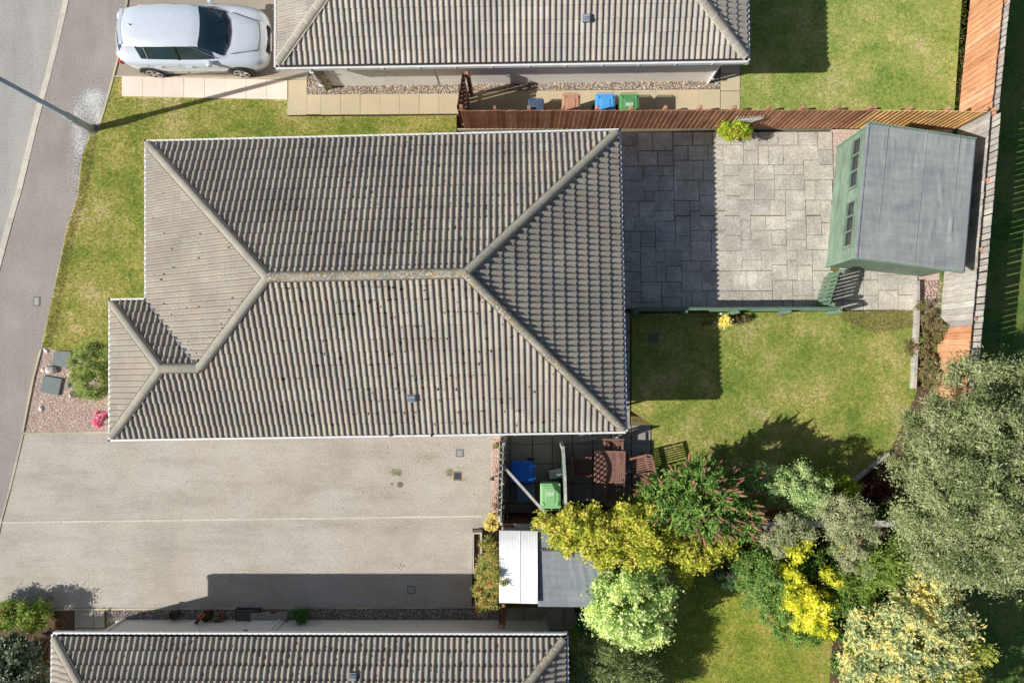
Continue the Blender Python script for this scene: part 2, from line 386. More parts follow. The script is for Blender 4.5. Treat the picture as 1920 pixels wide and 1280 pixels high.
Z4 = [(-150,65,98,240),(105,65,300,305),(308,60,572,305),(580,60,838,235),(848,60,1100,230),(1108,60,1345,230),(-150,248,110,510),(120,315,370,505),(380,315,580,505),(588,245,775,432),(785,240,1045,430),(1050,235,1245,430),(1252,235,1515,495),
(-150,520,178,708),(186,518,445,640),(450,518,582,640),(186,645,390,845),(395,645,587,838),(590,440,848,698),(853,440,982,698),(988,435,1257,698),(-150,715,190,978),(190,850,325,975),(330,845,592,1105),
(595,705,732,968),(736,705,925,968),(930,703,1128,900),(1133,703,1262,832),(1260,500,1455,638),(1265,642,1465,900),(-150,985,128,1178),(132,985,330,1178),(335,1110,598,1240),(600,975,802,1170),(806,975,935,1105),(938,905,1138,1165),(1138,840,1268,1103),(1270,905,1470,1170)]
Z6 = [(0,-25,130,158),(135,-25,390,158),(395,38,645,285),(650,-25,835,218),(840,-92,960,150),(962,-28,1138,150),(1142,-92,1280,150),(0,165,80,290),(0,295,82,545),(0,550,85,665),(88,165,200,415),(88,420,205,665),(205,165,392,352),(210,357,400,603),(400,290,650,412),(400,417,522,545),(525,415,718,600),(650,222,838,410),(720,415,840,535),(840,155,1100,283),(843,287,1095,535),(1105,155,1285,408),(1100,412,1225,662),(1230,412,1472,660),
(-60,672,210,920),(215,607,405,795),(408,547,530,795),(535,605,722,795),(725,540,975,662),(980,540,1110,795),(728,667,980,918),(985,797,1110,910),(1112,668,1360,912),(0,925,88,1130),(92,925,212,1050),(218,800,470,1050),(475,800,725,987),(92,1055,345,1135),(348,1055,475,1135),(480,992,725,1135),(730,922,855,1135),(860,920,1045,1135),(1048,917,1300,1040),(1048,1043,1300,1135)]
Z5 = [(98,300,290,495),(98,60,290,297),(-70,60,93,230),(295,60,558,232),(563,60,818,232),(825,60,1085,232),(1090,55,1280,295),(300,237,425,495),(432,237,622,493),(630,237,890,495),(893,237,1088,430),(1092,300,1285,492),(38,500,240,765),(243,500,505,692),(510,500,765,628),(770,500,898,628),(905,435,1105,695),(1108,497,1290,692),(515,635,712,828),(715,633,905,828),(45,770,242,962),(248,697,512,962),(515,832,652,965),(658,832,920,1100),(915,700,1045,962),(1050,697,1280,965),(50,968,188,1230),(190,965,450,1165),(455,967,655,1165),(930,968,1125,1160),(1130,968,1270,1260),(665,1103,925,1230)]
Z7 = [(-80,-30,128,213),(135,20,250,272),(255,-30,440,150),(445,-30,695,143),(700,25,950,270),(958,-30,1140,208),(-80,218,130,405),(135,275,385,525),(258,152,380,272),(383,152,515,400),(520,150,695,332),(705,275,955,400),(960,212,1150,395),(1152,55,1260,395),(-135,410,140,655),(145,530,385,655),(388,403,518,655),(522,337,705,585),(710,405,835,525),(840,400,1030,588),(1035,400,1260,655),(525,590,712,778),(717,528,840,775),(845,593,1030,780),(15,662,202,910),(208,662,340,910),(345,660,522,908),(1040,660,1290,905),(530,783,780,1030),(785,783,1035,970),(1040,908,1260,1135),(-68,915,148,1135),(152,915,398,1135),(400,915,522,1038),(400,1040,660,1135),(663,1035,780,1135),(785,975,1035,1135)]
Z8 = [(5,285,128,340),(5,155,128,280),(130,155,220,248),(130,250,222,340),(222,120,347,215),(225,218,347,340),(350,120,470,245),(350,248,470,340),(-20,60,128,152),(130,80,220,152),(222,80,347,118),(350,80,470,118),(-60,155,3,280),(-60,285,3,340)]
quads = []
def sk(x, y):   # joints lean a little from the top of the patio to its foot
    return (x+(y-412)*0.012, y-(x-1365)*0.004)
for L, ox, oy, s in ((Z4, 1180, 240, 7.11), (Z6, 1170, 410, 6.74), (Z5, 1380, 240, 7.11), (Z7, 1370, 410, 6.74), (Z8, 1580, 480, 3.368)):
    for (a, b_, c_, d) in L:
        x0, y0, x1, y1 = ox+a/s, oy+b_/s, ox+c_/s, oy+d/s
        w = .5
        cx, cy = (x0+x1)/2, (y0+y1)/2; dy = (y1-y0)/2; dx = (x1-x0)/2
        kx, ky = .018, -.006
        quads.append([(x0-w-dy*kx, y0-w-dx*ky), (x1+w-dy*kx, y0-w+dx*ky), (x1+w+dy*kx, y1+w+dx*ky), (x0-w+dy*kx, y1+w-dx*ky)])
slab_path('patio', quads, .03, M['slab'], base=[(1140, 249), (1561, 247), (1561, 300), (1572, 490), (1722, 500), (1722, 581), (1140, 580)], bz=.008, gap=.009, label='riven stone patio of mixed slab sizes behind the house', jit=.004)
# narrow walk along the east wall and the seating terrace
q = [[(1150, 588+i*36), (1181, 588+i*36), (1181, 622+i*36), (1150, 622+i*36)] for i in range(6)]
slab_path('side_path', q, .028, M['greyslab'], base=[(1140, 584), (1182, 584), (1182, 800), (1140, 800)], gap=.004)
q = []
for j, y in enumerate((796, 832, 869, 906)):
    for i, x in enumerate((940, 957, 999, 1036, 1074, 1112, 1147, 1184)):
        x1 = (956, 998, 1035, 1073, 1111, 1146, 1183, 1220)[i]
        if j == 3 and i > 6: continue
        q.append([(x, y), (x1, y), (x1, y+36), (x, y+36)])
q += [[(940, 943), (998, 943), (998, 975), (940, 975)], [(999, 943), (1073, 943), (1073, 975), (999, 975)]]
slab_path('terrace', q, .028, M['greyslab'], base=[(938, 780), (1221, 780), (1221, 904), (1184, 942), (1074, 976), (938, 985)], gap=.006, label='grey slab terrace with the garden table')
slab_path('step_path', [[(140, 1144), (176, 1144), (176, 1176), (140, 1176)], [(177, 1144), (196, 1144), (196, 1176), (177, 1176)], [(140, 1177), (176, 1177), (176, 1200), (140, 1200)], [(177, 1177), (196, 1177), (196, 1200), (177, 1200)]], .02, M['greyslab'], base=[(139, 1143), (197, 1143), (197, 1210), (139, 1210)], gap=.004)
slab_path('lower_side_path', [[(945+i*38, 1138), (982+i*38, 1138), (982+i*38, 1180), (945+i*38, 1180)] for i in range(4)], .02, M['greyslab'], base=[(942, 990), (1070, 1000), (1100, 1180), (942, 1200)], gap=.005)

# ------------------------------------------------------------------ stones, blades
def rock_mesh(rng, r, flat=.6):
    vs = []; 
    for v in ((1,0,0),(-1,0,0),(0,1,0),(0,-1,0),(0,0,1),(0,0,-1)):
        k = r*rng.uniform(.7, 1.2); vs.append([v[0]*k, v[1]*k, v[2]*k*flat])
    return np.array(vs)
OCT = np.array([(0,2,4),(2,1,4),(1,3,4),(3,0,4),(2,0,5),(1,2,5),(3,1,5),(0,3,5)])

def inpoly(P, pts):
    x, y = pts[:, 0], pts[:, 1]; ins = np.zeros(len(pts), bool); n = len(P)
    for i in range(n):
        x0, y0 = P[i]; x1, y1 = P[(i+1) % n]
        c = ((y0 > y) != (y1 > y)) & (x < (x1-x0)*(y-y0)/(y1-y0+1e-12)+x0); ins ^= c
    return ins

def fill_poly(poly, dens, rng):
    P = np.array(poly); a, b = P.min(0), P.max(0); n = int((b-a).prod()*dens)
    pts = rng.uniform(0, 1, (n, 2))*(b-a)+a
    return pts[inpoly(poly, pts)]

def np_mesh(name, V, F, mats, parent=None, smooth=False, mi=None):
    me = bpy.data.meshes.new(name); nv = len(V); k = F.shape[1]
    me.vertices.add(nv); me.vertices.foreach_set('co', V.astype(np.float32).ravel())
    me.loops.add(F.size); me.loops.foreach_set('vertex_index', F.astype(np.int32).ravel())
    me.polygons.add(len(F)); me.polygons.foreach_set('loop_start', np.arange(0, F.size, k, dtype=np.int32))
    me.polygons.foreach_set('loop_total', np.full(len(F), k, dtype=np.int32))
    for m in (mats if isinstance(mats, (list, tuple)) else [mats]): me.materials.append(m)
    if mi is not None: me.polygons.foreach_set('material_index', mi.astype(np.int32))
    me.polygons.foreach_set('use_smooth', np.full(len(F), bool(smooth)))
    me.update(calc_edges=True); me.validate()
    o = bpy.data.objects.new(name, me); C.objects.link(o); o.parent = parent
    return o

def stones(name, poly, dens, r, mat, z, seed, label, cat='gravel', rr=(.6, 1.4)):
    rng = np.random.default_rng(seed); p = fill_poly(poly, dens, rng); n = len(p)
    dirs = np.array([(1,0,0),(-1,0,0),(0,1,0),(0,-1,0),(0,0,1),(0,0,-1)], float)
    k = rng.uniform(.7, 1.25, (n, 6, 1))*rng.uniform(*rr, (n, 1, 1))*r
    V = dirs[None]*k; V[:, :, 2] *= .6
    a = rng.uniform(0, 6.28, n); ca, sa = np.cos(a)[:, None], np.sin(a)[:, None]
    x = V[:, :, 0]*ca-V[:, :, 1]*sa; y = V[:, :, 0]*sa+V[:, :, 1]*ca
    V = np.stack([x+p[:, None, 0], y+p[:, None, 1], V[:, :, 2]+z+rng.uniform(0, r*.4, (n, 1))], 2).reshape(-1, 3)
    F = (OCT[None]+6*np.arange(n)[:, None, None]).reshape(-1, 3)
    o = np_mesh(name, V, F, mat); return tag(o, label, cat, None, 'stuff')

def chips(name, stops):
    m, n, l, b = new_mat(name, .85, spec=.2); p, isl = wpos(n)
    col = ramp(n, l, isl, stops, 'CONSTANT'); l.new(col, b.inputs['Base Color']); return m
M['pinkchip'] = chips('pink_chips', [(0, A(228, 198, 182)), (.25, A(212, 176, 158)), (.45, A(236, 216, 202)), (.65, A(184, 150, 134)), (.85, A(246, 232, 220))])
M['bufchip'] = chips('buff_pebbles', [(0, A(216, 204, 184)), (.2, A(176, 150, 126)), (.4, A(232, 222, 206)), (.6, A(150, 134, 118)), (.8, A(204, 178, 150))])
M['greychip'] = chips('grey_pebbles', [(0, A(190, 182, 172)), (.2, A(146, 134, 126)), (.4, A(216, 208, 198)), (.6, A(120, 112, 108)), (.8, A(172, 152, 140))])
stones('gravel', gp([(80, 656), (135, 664), (215, 700), (215, 810), (48, 810), (64, 718)]), 2300, .013, M['pinkchip'], .008, 1, 'pink granite chippings in the front bed beside the driveway')
stones('gravel', gp([(577, 150), (610, 130), (860, 128), (860, 177), (577, 179)]), 1500, .018, M['bufchip'], .01, 2, 'buff pebbles under the cream wall between downpipe and brown gate')
stones('gravel', gp([(870, 126), (1346, 120), (1350, 166), (870, 171)]), 1500, .018, M['bufchip'], .01, 3, 'buff pebbles along the cream wall behind the row of bins')
stones('gravel', gp([(200, 1144), (938, 1141), (938, 1166), (200, 1166)]), 1500, .018, M['greychip'], .01, 4, 'grey pebbles with flower pots at the foot of the shaded wall')
stones('gravel', gp([(922, 822), (936, 822), (938, 958), (922, 958)]), 2000, .013, M['pinkchip'], .01, 5, 'thin strip of pink chippings beside the slatted bin screen')
stones('gravel', gp([(1562, 248), (1640, 244), (1600, 300), (1562, 420)]), 2000, .013, M['pinkchip'], .006, 6, 'wedge of pink chippings at the north corner of the green shed')
stones('gravel', gp([(1724, 528), (1768, 522), (1764, 600), (1722, 600)]), 2000, .013, M['pinkchip'], .014, 7, 'pink chippings between white edging board and grey fence')
for k, (a, b_) in enumerate((((60, 870), 0),)): pass

def grass(poly, dens, h, mat, z, seed, label, wid=.006):
    rng = np.random.default_rng(seed); p = fill_poly(poly, dens, rng); n = len(p)
    a = rng.uniform(0, 6.28, n); lean = rng.uniform(.2, 1.3, n)*h; hh = rng.uniform(.5, 1.3, n)*h
    t = rng.uniform(0, 6.28, n)
    base = np.stack([p[:, 0], p[:, 1], np.full(n, z)], 1)
    s = np.stack([np.cos(a), np.sin(a), np.zeros(n)], 1)*wid
    tip = base+np.stack([np.cos(t)*lean, np.sin(t)*lean, hh], 1)
    V = np.stack([base-s, base+s, tip], 1).reshape(-1, 3); F = np.arange(3*n).reshape(-1, 3)
    o = np_mesh('grass', V, F, mat); return tag(o, label, 'grass', None, 'stuff')
def blade_mat(name, cols): return leaf_mat(name, cols, .3, .6, 1.2)
M['bl_front'] = blade_mat('front_blades', [A(112, 132, 54), A(152, 158, 72), A(180, 174, 94), A(208, 190, 132)])
M['bl_up'] = blade_mat('upper_blades', [A(100, 136, 54), A(144, 164, 78), A(170, 176, 96), A(204, 192, 136)])
M['bl_mid'] = blade_mat('garden_blades', [A(104, 126, 54), A(144, 154, 76), A(170, 168, 94), A(202, 184, 130)])
M['bl_low'] = blade_mat('lower_blades', [A(98, 126, 40), A(148, 160, 62), A(176, 172, 84), A(190, 168, 112)])
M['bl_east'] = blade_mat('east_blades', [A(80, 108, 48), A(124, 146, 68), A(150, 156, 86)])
grass(gp([(213, 149), (229, 149), (229, 184), (539, 190), (539, 219), (856, 219), (856, 262), (275, 270), (275, 570), (206, 570), (206, 650), (150, 662), (95, 655), (82, 650), (92, 597), (113, 503), (130, 422), (148, 370), (157, 292), (172, 254), (188, 240)]), 1500, .035, M['bl_front'], .018, 11, 'patchy yellow green turf in front of and beside the main house')
grass(gp([(1389, 204), (1389, 120), (1400, 0), (1400, -30), (1818, -30), (1812, 0), (1800, 206)]), 1200, .035, M['bl_up'], .018, 12, 'bright mown turf of the upper garden inside the orange fence')
grass(gp([(1184, 590), (1722, 583), (1718, 735), (1672, 840), (1604, 898), (1590, 935), (1224, 935), (1222, 795), (1184, 790)]), 1500, .035, M['bl_mid'], .018, 13, 'worn back garden turf south of the green picket fence')
grass(gp([(1230, 1040), (1600, 1040), (1600, 1300), (1200, 1300)]), 1200, .035, M['bl_low'], .018, 14, 'vivid turf at the foot of the photo among the shrubs')
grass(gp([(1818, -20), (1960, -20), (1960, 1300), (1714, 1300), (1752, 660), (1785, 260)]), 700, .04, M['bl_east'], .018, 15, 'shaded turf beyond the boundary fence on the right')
# rank tufts along edges
for i, (poly, dens, lab) in enumerate(((gp([(1575, 582), (1720, 582), (1720, 612), (1640, 625), (1575, 600)]), 2500, 'dry brown weeds along the patio edge beside the white edging board'),
        (gp([(168, 256), (182, 256), (162, 370), (146, 422), (128, 503), (110, 597), (96, 650), (80, 650), (90, 597), (111, 503), (128, 422), (146, 370), (155, 292)]), 1200, 'dry straw coloured grass overgrowing the pavement edge'))):
    grass(poly, dens, .06, leaf_mat('dry_blades', [A(150, 130, 90), A(186, 166, 120), A(140, 140, 80)]), .02, 30+i, lab)

# ------------------------------------------------------------------ roofs
def tile_mat(name, c, green=.5, moss=.0):
    m, n, l, b = new_mat(name, .92, spec=.15)
    p, isl = wpos(n); oi = n.new('ShaderNodeObjectInfo')
    ad = N(n, 'ShaderNodeMath', operation='ADD'); fr = N(n, 'ShaderNodeMath', operation='FRACT')
    l.new(oi.outputs['Random'], ad.inputs[0]); l.new(isl, ad.inputs[1]); l.new(ad.outputs[0], fr.inputs[0])
    base = ramp(n, l, fr.outputs[0], [(0, scl(c, .9)), (.3, (c[0]*1.03, c[1]*.98, c[2]*.95)), (.55, c), (.8, (c[0]*.97, c[1]*1.0, c[2]*.95)), (1, scl(c, 1.1))])
    f = noise(n, l, p, 55, 4, .75); g = ramp(n, l, f, [(.3, (.74, .74, .74)), (.7, (1.24, 1.24, 1.24))])
    col = mix(n, l, 1.0, base, g, 'MULTIPLY')
    f0 = noise(n, l, p, .9, 4); g0 = ramp(n, l, f0, [(.35, (.88, .88, .9)), (.65, (1.1, 1.08, 1.05))]); col = mix(n, l, 1.0, col, g0, 'MULTIPLY')
    # pale lichen spots and small dark algae, gathered in drifts
    for sc, lo, hi, th, cc in ((25, .34, .64, .20, A(236, 234, 226)), (17, .45, .66, .16, A(230, 228, 216)), (21, .45, .7, .2, A(84, 74, 60)), (11, .55, .72, .16, A(214, 164, 104))):
        v = n.new('ShaderNodeTexVoronoi'); v.inputs['Scale'].default_value = sc; l.new(p, v.inputs['Vector'])
        d = noise(n, l, p, .8 if sc != 21 else 1.1, 3)
        mr = N(n, 'ShaderNodeMapRange'); l.new(d, mr.inputs[0]); mr.inputs[1].default_value = lo; mr.inputs[2].default_value = hi; mr.inputs[3].default_value = 0.02; mr.inputs[4].default_value = th
        lt = N(n, 'ShaderNodeMath', operation='LESS_THAN'); l.new(v.outputs['Distance'], lt.inputs[0]); l.new(mr.outputs[0], lt.inputs[1])
        col = mix(n, l, lt.outputs[0], col, cc)
    l.new(col, b.inputs['Base Color']); bump(n, l, b, f, .5, .004)
    return m
M['tile'] = tile_mat('concrete_tile', A(164, 157, 146, 1.2))
M['tile_up'] = tile_mat('concrete_tile_upper', A(172, 166, 157, 1.2))
M['ridge'] = rough_mat('ridge_tile', A(166, 161, 148), .14, 1.4, 50, .3, rnd=.08, specks=[(8, .15, A(190, 156, 104)), (18, .15, A(206, 202, 188)), (25, .12, A(116, 104, 82))])
M['ridge_lichen'] = rough_mat('lichened_ridge_tile', A(164, 158, 142), .25, 4, 40, .4, rnd=.1, specks=[(7, .27, A(190, 154, 98)), (15, .27, A(214, 212, 202)), (19, .25, A(106, 94, 72))])
M['mortar'] = rough_mat('mortar', A(214, 206, 184), .1, 3, 50, .2)
M['mortar_dark'] = rough_mat('weathered_mortar', A(110, 104, 92), .2, 3, 50, .3)
M['deck'] = plain('roof_underlay', (.04, .038, .036), .9)
M['upvc'] = plain('white_plastic', A(240, 240, 238), .35)
M['upvc_grey'] = plain('grey_plastic', A(190, 196, 198), .4)
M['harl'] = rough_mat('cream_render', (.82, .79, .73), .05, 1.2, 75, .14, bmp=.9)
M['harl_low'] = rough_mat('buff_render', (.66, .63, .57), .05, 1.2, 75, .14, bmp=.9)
M['sill'] = rough_mat('painted_sill', A(232, 218, 160), .06, 3, 40, .06, bmp=.1)
M['moss'] = rough_mat('moss', A(86, 70, 46), .3, 6, 60, .5, rnd=.2)
M['lead'] = plain('lead_flashing', A(104, 112, 122), .6)
gm, gn, gl, gb = new_mat('dark_glass', .06, spec=.6); gb.inputs['Base Color'].default_value = (.02, .025, .03, 1); M['glass'] = gm

_p = [(0, 0), (.010, .010), (.024, .030), (.045, .044), (.069, .048), (.086, .040), (.096, .015), (.106, 0)]
PROF = _p+[(x+.15, z) for x, z in _p]+[(.30, 0)]
TW = .30
def tile_template(glen):
    b = MB(); n = len(PROF); L = glen+.03; th = .038
    v = [(x, 0, z+th) for x, z in PROF]+[(x, L, z+.0015) for x, z in PROF]+[(x, 0, z-.002) for x, z in PROF]
    f = [(i, i+1, n+i+1, n+i) for i in range(n-1)]+[(2*n+i, 2*n+i+1, i+1, i) for i in range(n-1)]
    return b.add(v, f)

def clip_ok(poly, s0, s1, t0, t1):
    """1 whole inside, 0 outside, 2 crossing (convex poly, counter-clockwise)"""
    inside = True
    for i in range(len(poly)):
        (x0, y0), (x1, y1) = poly[i], poly[(i+1) % len(poly)]
        d = [(x1-x0)*(t-y0)-(y1-y0)*(s-x0) for s in (s0, s1) for t in (t0, t1)]
        if max(d) <= 1e-6: return 0
        if min(d) < -1e-6: inside = False
    return 1 if inside else 2

def half_pipe(L, r, n=9, th=.02, joint=None):
    b = MB(); N_ = n
    prof = [(math.cos(math.pi*k/(n-1))*r, math.sin(math.pi*k/(n-1))*r*.78) for k in range(n)]
    def ring(y, k): return [(x*k, y, z*k) for x, z in prof]
    v = ring(0, 1.0)+ring(L, .975)+ring(0, .84)+ring(0, 1.0)
    f = [(i+1, i, n+i, n+i+1) for i in range(n-1)]+[(3*n+i, 3*n+i+1, 2*n+i+1, 2*n+i) for i in range(n-1)]
    b.add(v, f)
    if joint:
        v = ring(-.006, 1.03)+ring(.012, 1.03)
        b.add(v, [(i+1, i, n+i, n+i+1) for i in range(n-1)], 1)
    return b

def build_roof(root, slopes, T, ez, lines, tmat, rmat, joint, house_label, gauge=.302, inset=.10, moss=None, vis=None, seed=1, keep=300):
    th = math.atan(T); ct, st = math.cos(th), math.sin(th)
    tb = tile_template(gauge/ct); tme = tb.mesh('roof_tile', tmat); TV = np.array(tb.v); TF = np.array(tb.f)
    Rw = Matrix.Translation(root.location) @ Matrix.Rotation(root.rotation_euler.z, 4, 'Z')
    whole = []; bmall = bmesh.new(); 
    for (e0, a, polys) in slopes:
        a = Vector((a[0], a[1], 0)); b = Vector((-a.y, a.x, 0)); e0 = Vector((e0[0], e0[1], 0))
        Y = b*ct+Vector((0, 0, st)); Z = a.cross(Y)
        smin = min(p[0] for q in polys for p in q); smax = max(p[0] for q in polys for p in q); tmax = max(p[1] for q in polys for p in q)
        i0 = math.floor(smin/TW)-1; i1 = math.ceil(smax/TW)+1; off = random.uniform(0, .1)
        for j in range(int((tmax-inset)/gauge)+2):
            t0 = inset+j*gauge; t1 = t0+gauge
            for i in range(i0, i1):
                s0 = i*TW+off; s1 = s0+TW
                cl = [clip_ok(q, s0, s1, t0, t1) for q in polys]
                if not any(cl): continue
                o = e0+a*s0+b*t0; o.z = ez+T*t0+random.uniform(-.0015, .0015)
                mt = Matrix(((a.x, Y.x, Z.x, o.x), (a.y, Y.y, Z.y, o.y), (a.z, Y.z, Z.z, o.z), (0, 0, 0, 1)))
                mt = mt @ Matrix.Rotation(random.uniform(-.004, .004), 4, 'Z')
                if 1 in cl: whole.append(mt)
                else:
                    for q, c in zip(polys, cl):
                        if c != 2: continue
                        bm = bmesh.new(); vs = [bm.verts.new(mt @ Vector(v)) for v in tb.v]
                        for f in tb.f: bm.faces.new([vs[k] for k in f])
                        for k in range(len(q)):
                            p0, p1 = q[k], q[(k+1) % len(q)]
                            if abs(p0[1]-inset) < .2 and abs(p1[1]-inset) < .2: continue
                            w0 = e0+a*p0[0]+b*p0[1]; w1 = e0+a*p1[0]+b*p1[1]; d = w1-w0
                            no = Vector((d.y, -d.x, 0)).normalized()
                            bmesh.ops.bisect_plane(bm, geom=bm.verts[:]+bm.edges[:]+bm.faces[:], plane_co=w0, plane_no=no, clear_outer=True)
                        mp = {v: bmall.verts.new(v.co) for v in bm.verts}
                        for f in bm.faces: bmall.faces.new([mp[v] for v in f.verts])
                        bm.free()
    cam_w = Vector((0, 0, H))
    def key(mt):
        w = Rw @ mt.translation; return (w-cam_w).length
    whole.sort(key=key)
    for mt in whole[:keep]: link('roof_tile', tme, root, mat=mt)
    rest = whole[keep:]
    if rest:
        MM = np.array([[list(r) for r in m] for m in rest]); V = np.einsum('nij,kj->nki', MM[:, :3, :3], TV)+MM[:, None, :3, 3]
        F = (TF[None]+len(TV)*np.arange(len(rest))[:, None, None]).reshape(-1, 4)
        o = np_mesh('roof_tiles', V.reshape(-1, 3), F, tmat, root); tag(o, kind='stuff')
    me = bpy.data.meshes.new('cut_tiles'); bmall.to_mesh(me); bmall.free(); me.materials.append(tmat)
    o = bpy.data.objects.new('cut_tiles', me); C.objects.link(o); o.parent = root; tag(o, kind='stuff')
    # deck under the tiles
    d = MB()
    for (e0, a, polys) in slopes:
        bx = (-a[1], a[0])
        for q in polys:
            v = [(e0[0]+a[0]*s+bx[0]*t, e0[1]+a[1]*s+bx[1]*t, ez+T*t-.03) for s, t in q]; d.add(v, [tuple(range(len(v)))])
    d.obj('roof_deck', M['deck'], root)
    # ridge and hip tiles
    cache = {}
    for ln in lines:
        (p, q), kind = ln[0], ln[1]; rm = ln[2] if len(ln) > 2 else rmat
        p, q = Vector(p), Vector(q); D = q-p; n = max(1, round(D.length/.44)); L = D.length/n; d = D.normalized()
        X = d.cross(Vector((0, 0, 1))).normalized(); Zz = X.cross(d).normalized()
        for k in range(n):
            key2 = (round(L, 3), rm.name)
            if key2 not in cache:
                cache[key2] = half_pipe(L+.02, .112, joint=joint).mesh('ridge_tile', [rm, joint or rm], True)
            o = p+d*L*k+Vector((0, 0, .03+random.uniform(-.003, .003)))
            link('ridge_tile', cache[key2], root, mat=Matrix(((X.x, d.x, Zz.x, o.x), (X.y, d.y, Zz.y, o.y), (X.z, d.z, Zz.z, o.z), (0, 0, 0, 1))) @ Matrix.Rotation(random.uniform(-.006, .006), 4, 'Z'))
        # bedding mortar on both sides
        b = MB()
        for s in (-1, 1): b.beam(p+X*s*.098+d*.05+Vector((0, 0, .035)), q+X*s*.098+Vector((0, 0, .035)), .05, .05)
        b.obj('mortar_bed', joint or M['mortar_dark'], root)
    # moss
    if moss:
        rng = np.random.default_rng(seed+50); Vs = []
        for (e0, a, t_rng, s_rng, n, rr) in moss:
            bx = np.array([-a[1], a[0]]); aa = np.array(a, float)
            for _ in range(n):
                if rng.random() < .75:
                    s = rng.normal((s_rng[0]+s_rng[1])/2, (s_rng[1]-s_rng[0])/4); t = rng.uniform(*t_rng)
                else: s, t = rng.uniform(s_rng[0], s_rng[1]), rng.uniform(*t_rng)
                if t > min(s-s_rng[2], s_rng[3]-s)-.15 or t < .08: continue
                s = (math.floor(s/.15)+.0)*.15+rng.choice([.0, .015, .135])+rng.normal(0, .006)
                if rng.random() < .45: t = inset+round((t-inset)/gauge)*gauge-.012+rng.normal(0, .01)
                xy = np.array(e0, float)+aa*s+bx*t; z = ez+T*t+.042
                r = rng.uniform(*rr); el = rng.uniform(1, 2.4)
                for q in OCT: pass
                base = np.array([(1,0,0),(-1,0,0),(0,1,0),(0,-1,0),(0,0,1),(0,0,-1)], float)*rng.uniform(.75, 1.25, (6, 1))*r
                lx, ly = base[:, 0]*.8, base[:, 1]*el
                X3 = np.outer(lx, [aa[0], aa[1], 0])+np.outer(ly, [bx[0], bx[1], T])+np.outer(base[:, 2]*.8, [0, 0, 1])+[xy[0], xy[1], z]
                Vs.append(X3)
        n = len(Vs); V = np.concatenate(Vs); F = (OCT[None]+6*np.arange(n)[:, None, None]).reshape(-1, 3)
        tag(np_mesh('moss', V, F, M['moss'], root), kind='stuff')

def gutters(root, eaves, ez, mat):
    for (p, q) in eaves:       # outer line, walking so that the house is on the left
        p, q = Vector((p[0], p[1], 0)), Vector((q[0], q[1], 0)); d = (q-p).normalized(); o = Vector((d.y, -d.x, 0))
        sec = [(-.135, .0), (-.135, -.115), (-.09, -.13), (-.03, -.13), (.0, -.10), (.0, .014), (-.048, .014), (-.05, -.085), (-.065, -.11), (-.1, -.11), (-.12, -.09), (-.12, .0)]
        b = MB(); n = len(sec); z = ez+.012
        ins = .0
        v = [p+o*s[0]+Vector((0, 0, z+s[1])) for s in sec]+[q+o*s[0]+Vector((0, 0, z+s[1])) for s in sec]
        b.add(v, [(i, (i+1) % n, n+(i+1) % n, n+i) for i in range(n)]+[tuple(range(n))[::-1], tuple(range(n, 2*n))])
        L = (q-p).length; k = int(L/.9)
        for i in range(1, k):       # union brackets
            c = p+d*(L*i/k)+o*.002; b.box((c.x-o.x*.015, c.y-o.y*.015, z-.045), (.035, .05, .105), math.atan2(d.y, d.x))
        b.obj('gutter', mat, root)

def frame(pix, z, rot):
    o = at(pix[0], pix[1], z); return Vector((o.x, o.y, 0)), R(rot)
def loc(root, px, py, z):
    w = at(px, py, z); q = Matrix.Rotation(-root.rotation_euler.z, 4, 'Z') @ Matrix.Translation(-Vector(root.location)); return q @ w

def walls(root, poly, h, mat, name='wall'):
    b = MB(); b.prism(poly, -.15, h); return b.obj(name, mat, root)
def window(root, x0, x1, y, z0, z1, out, sill=True, sm=None):
    """window in an east-west wall; out is +1 if the outside is north, -1 if south"""
    b = MB(); w = .06
    b.box(((x0+x1)/2, y+out*.015, z1-w/2), (x1-x0, .06, w)); b.box(((x0+x1)/2, y+out*.015, z0+w/2), (x1-x0, .06, w))
    for x in (x0+w/2, (x0+x1)/2, x1-w/2): b.box((x, y+out*.012, (z0+z1)/2), (w, .055, z1-z0-2*w-.004))
    f = b.obj('window', M['upvc'], root)
    g_ = MB(); g_.box(((x0+x1)/2, y+out*.004, (z0+z1)/2), (x1-x0-.04, .02, z1-z0-.04)); g_.obj('pane', M['glass'], f)
    if sill:
        s = MB(); s.box(((x0+x1)/2, y+out*.075, z0-.035), (x1-x0+.14, .15, .06)); s.obj('sill', sm or M['sill'], f)
def downpipe(root, x, y, h, kick, out):
    b = MB(); b.tube([(x, y, -.05), (x, y, h-.38), (x+kick[0], y+kick[1], h-.12), (x+kick[0], y+kick[1], h)], .038, 10)
    for z in (.4, 1.3): b.box((x, y-out*.025, z), (.11, .07, .04))
    b.obj('downpipe', M['upvc'], root, smooth=False)

EZ = 2.4; T = .47
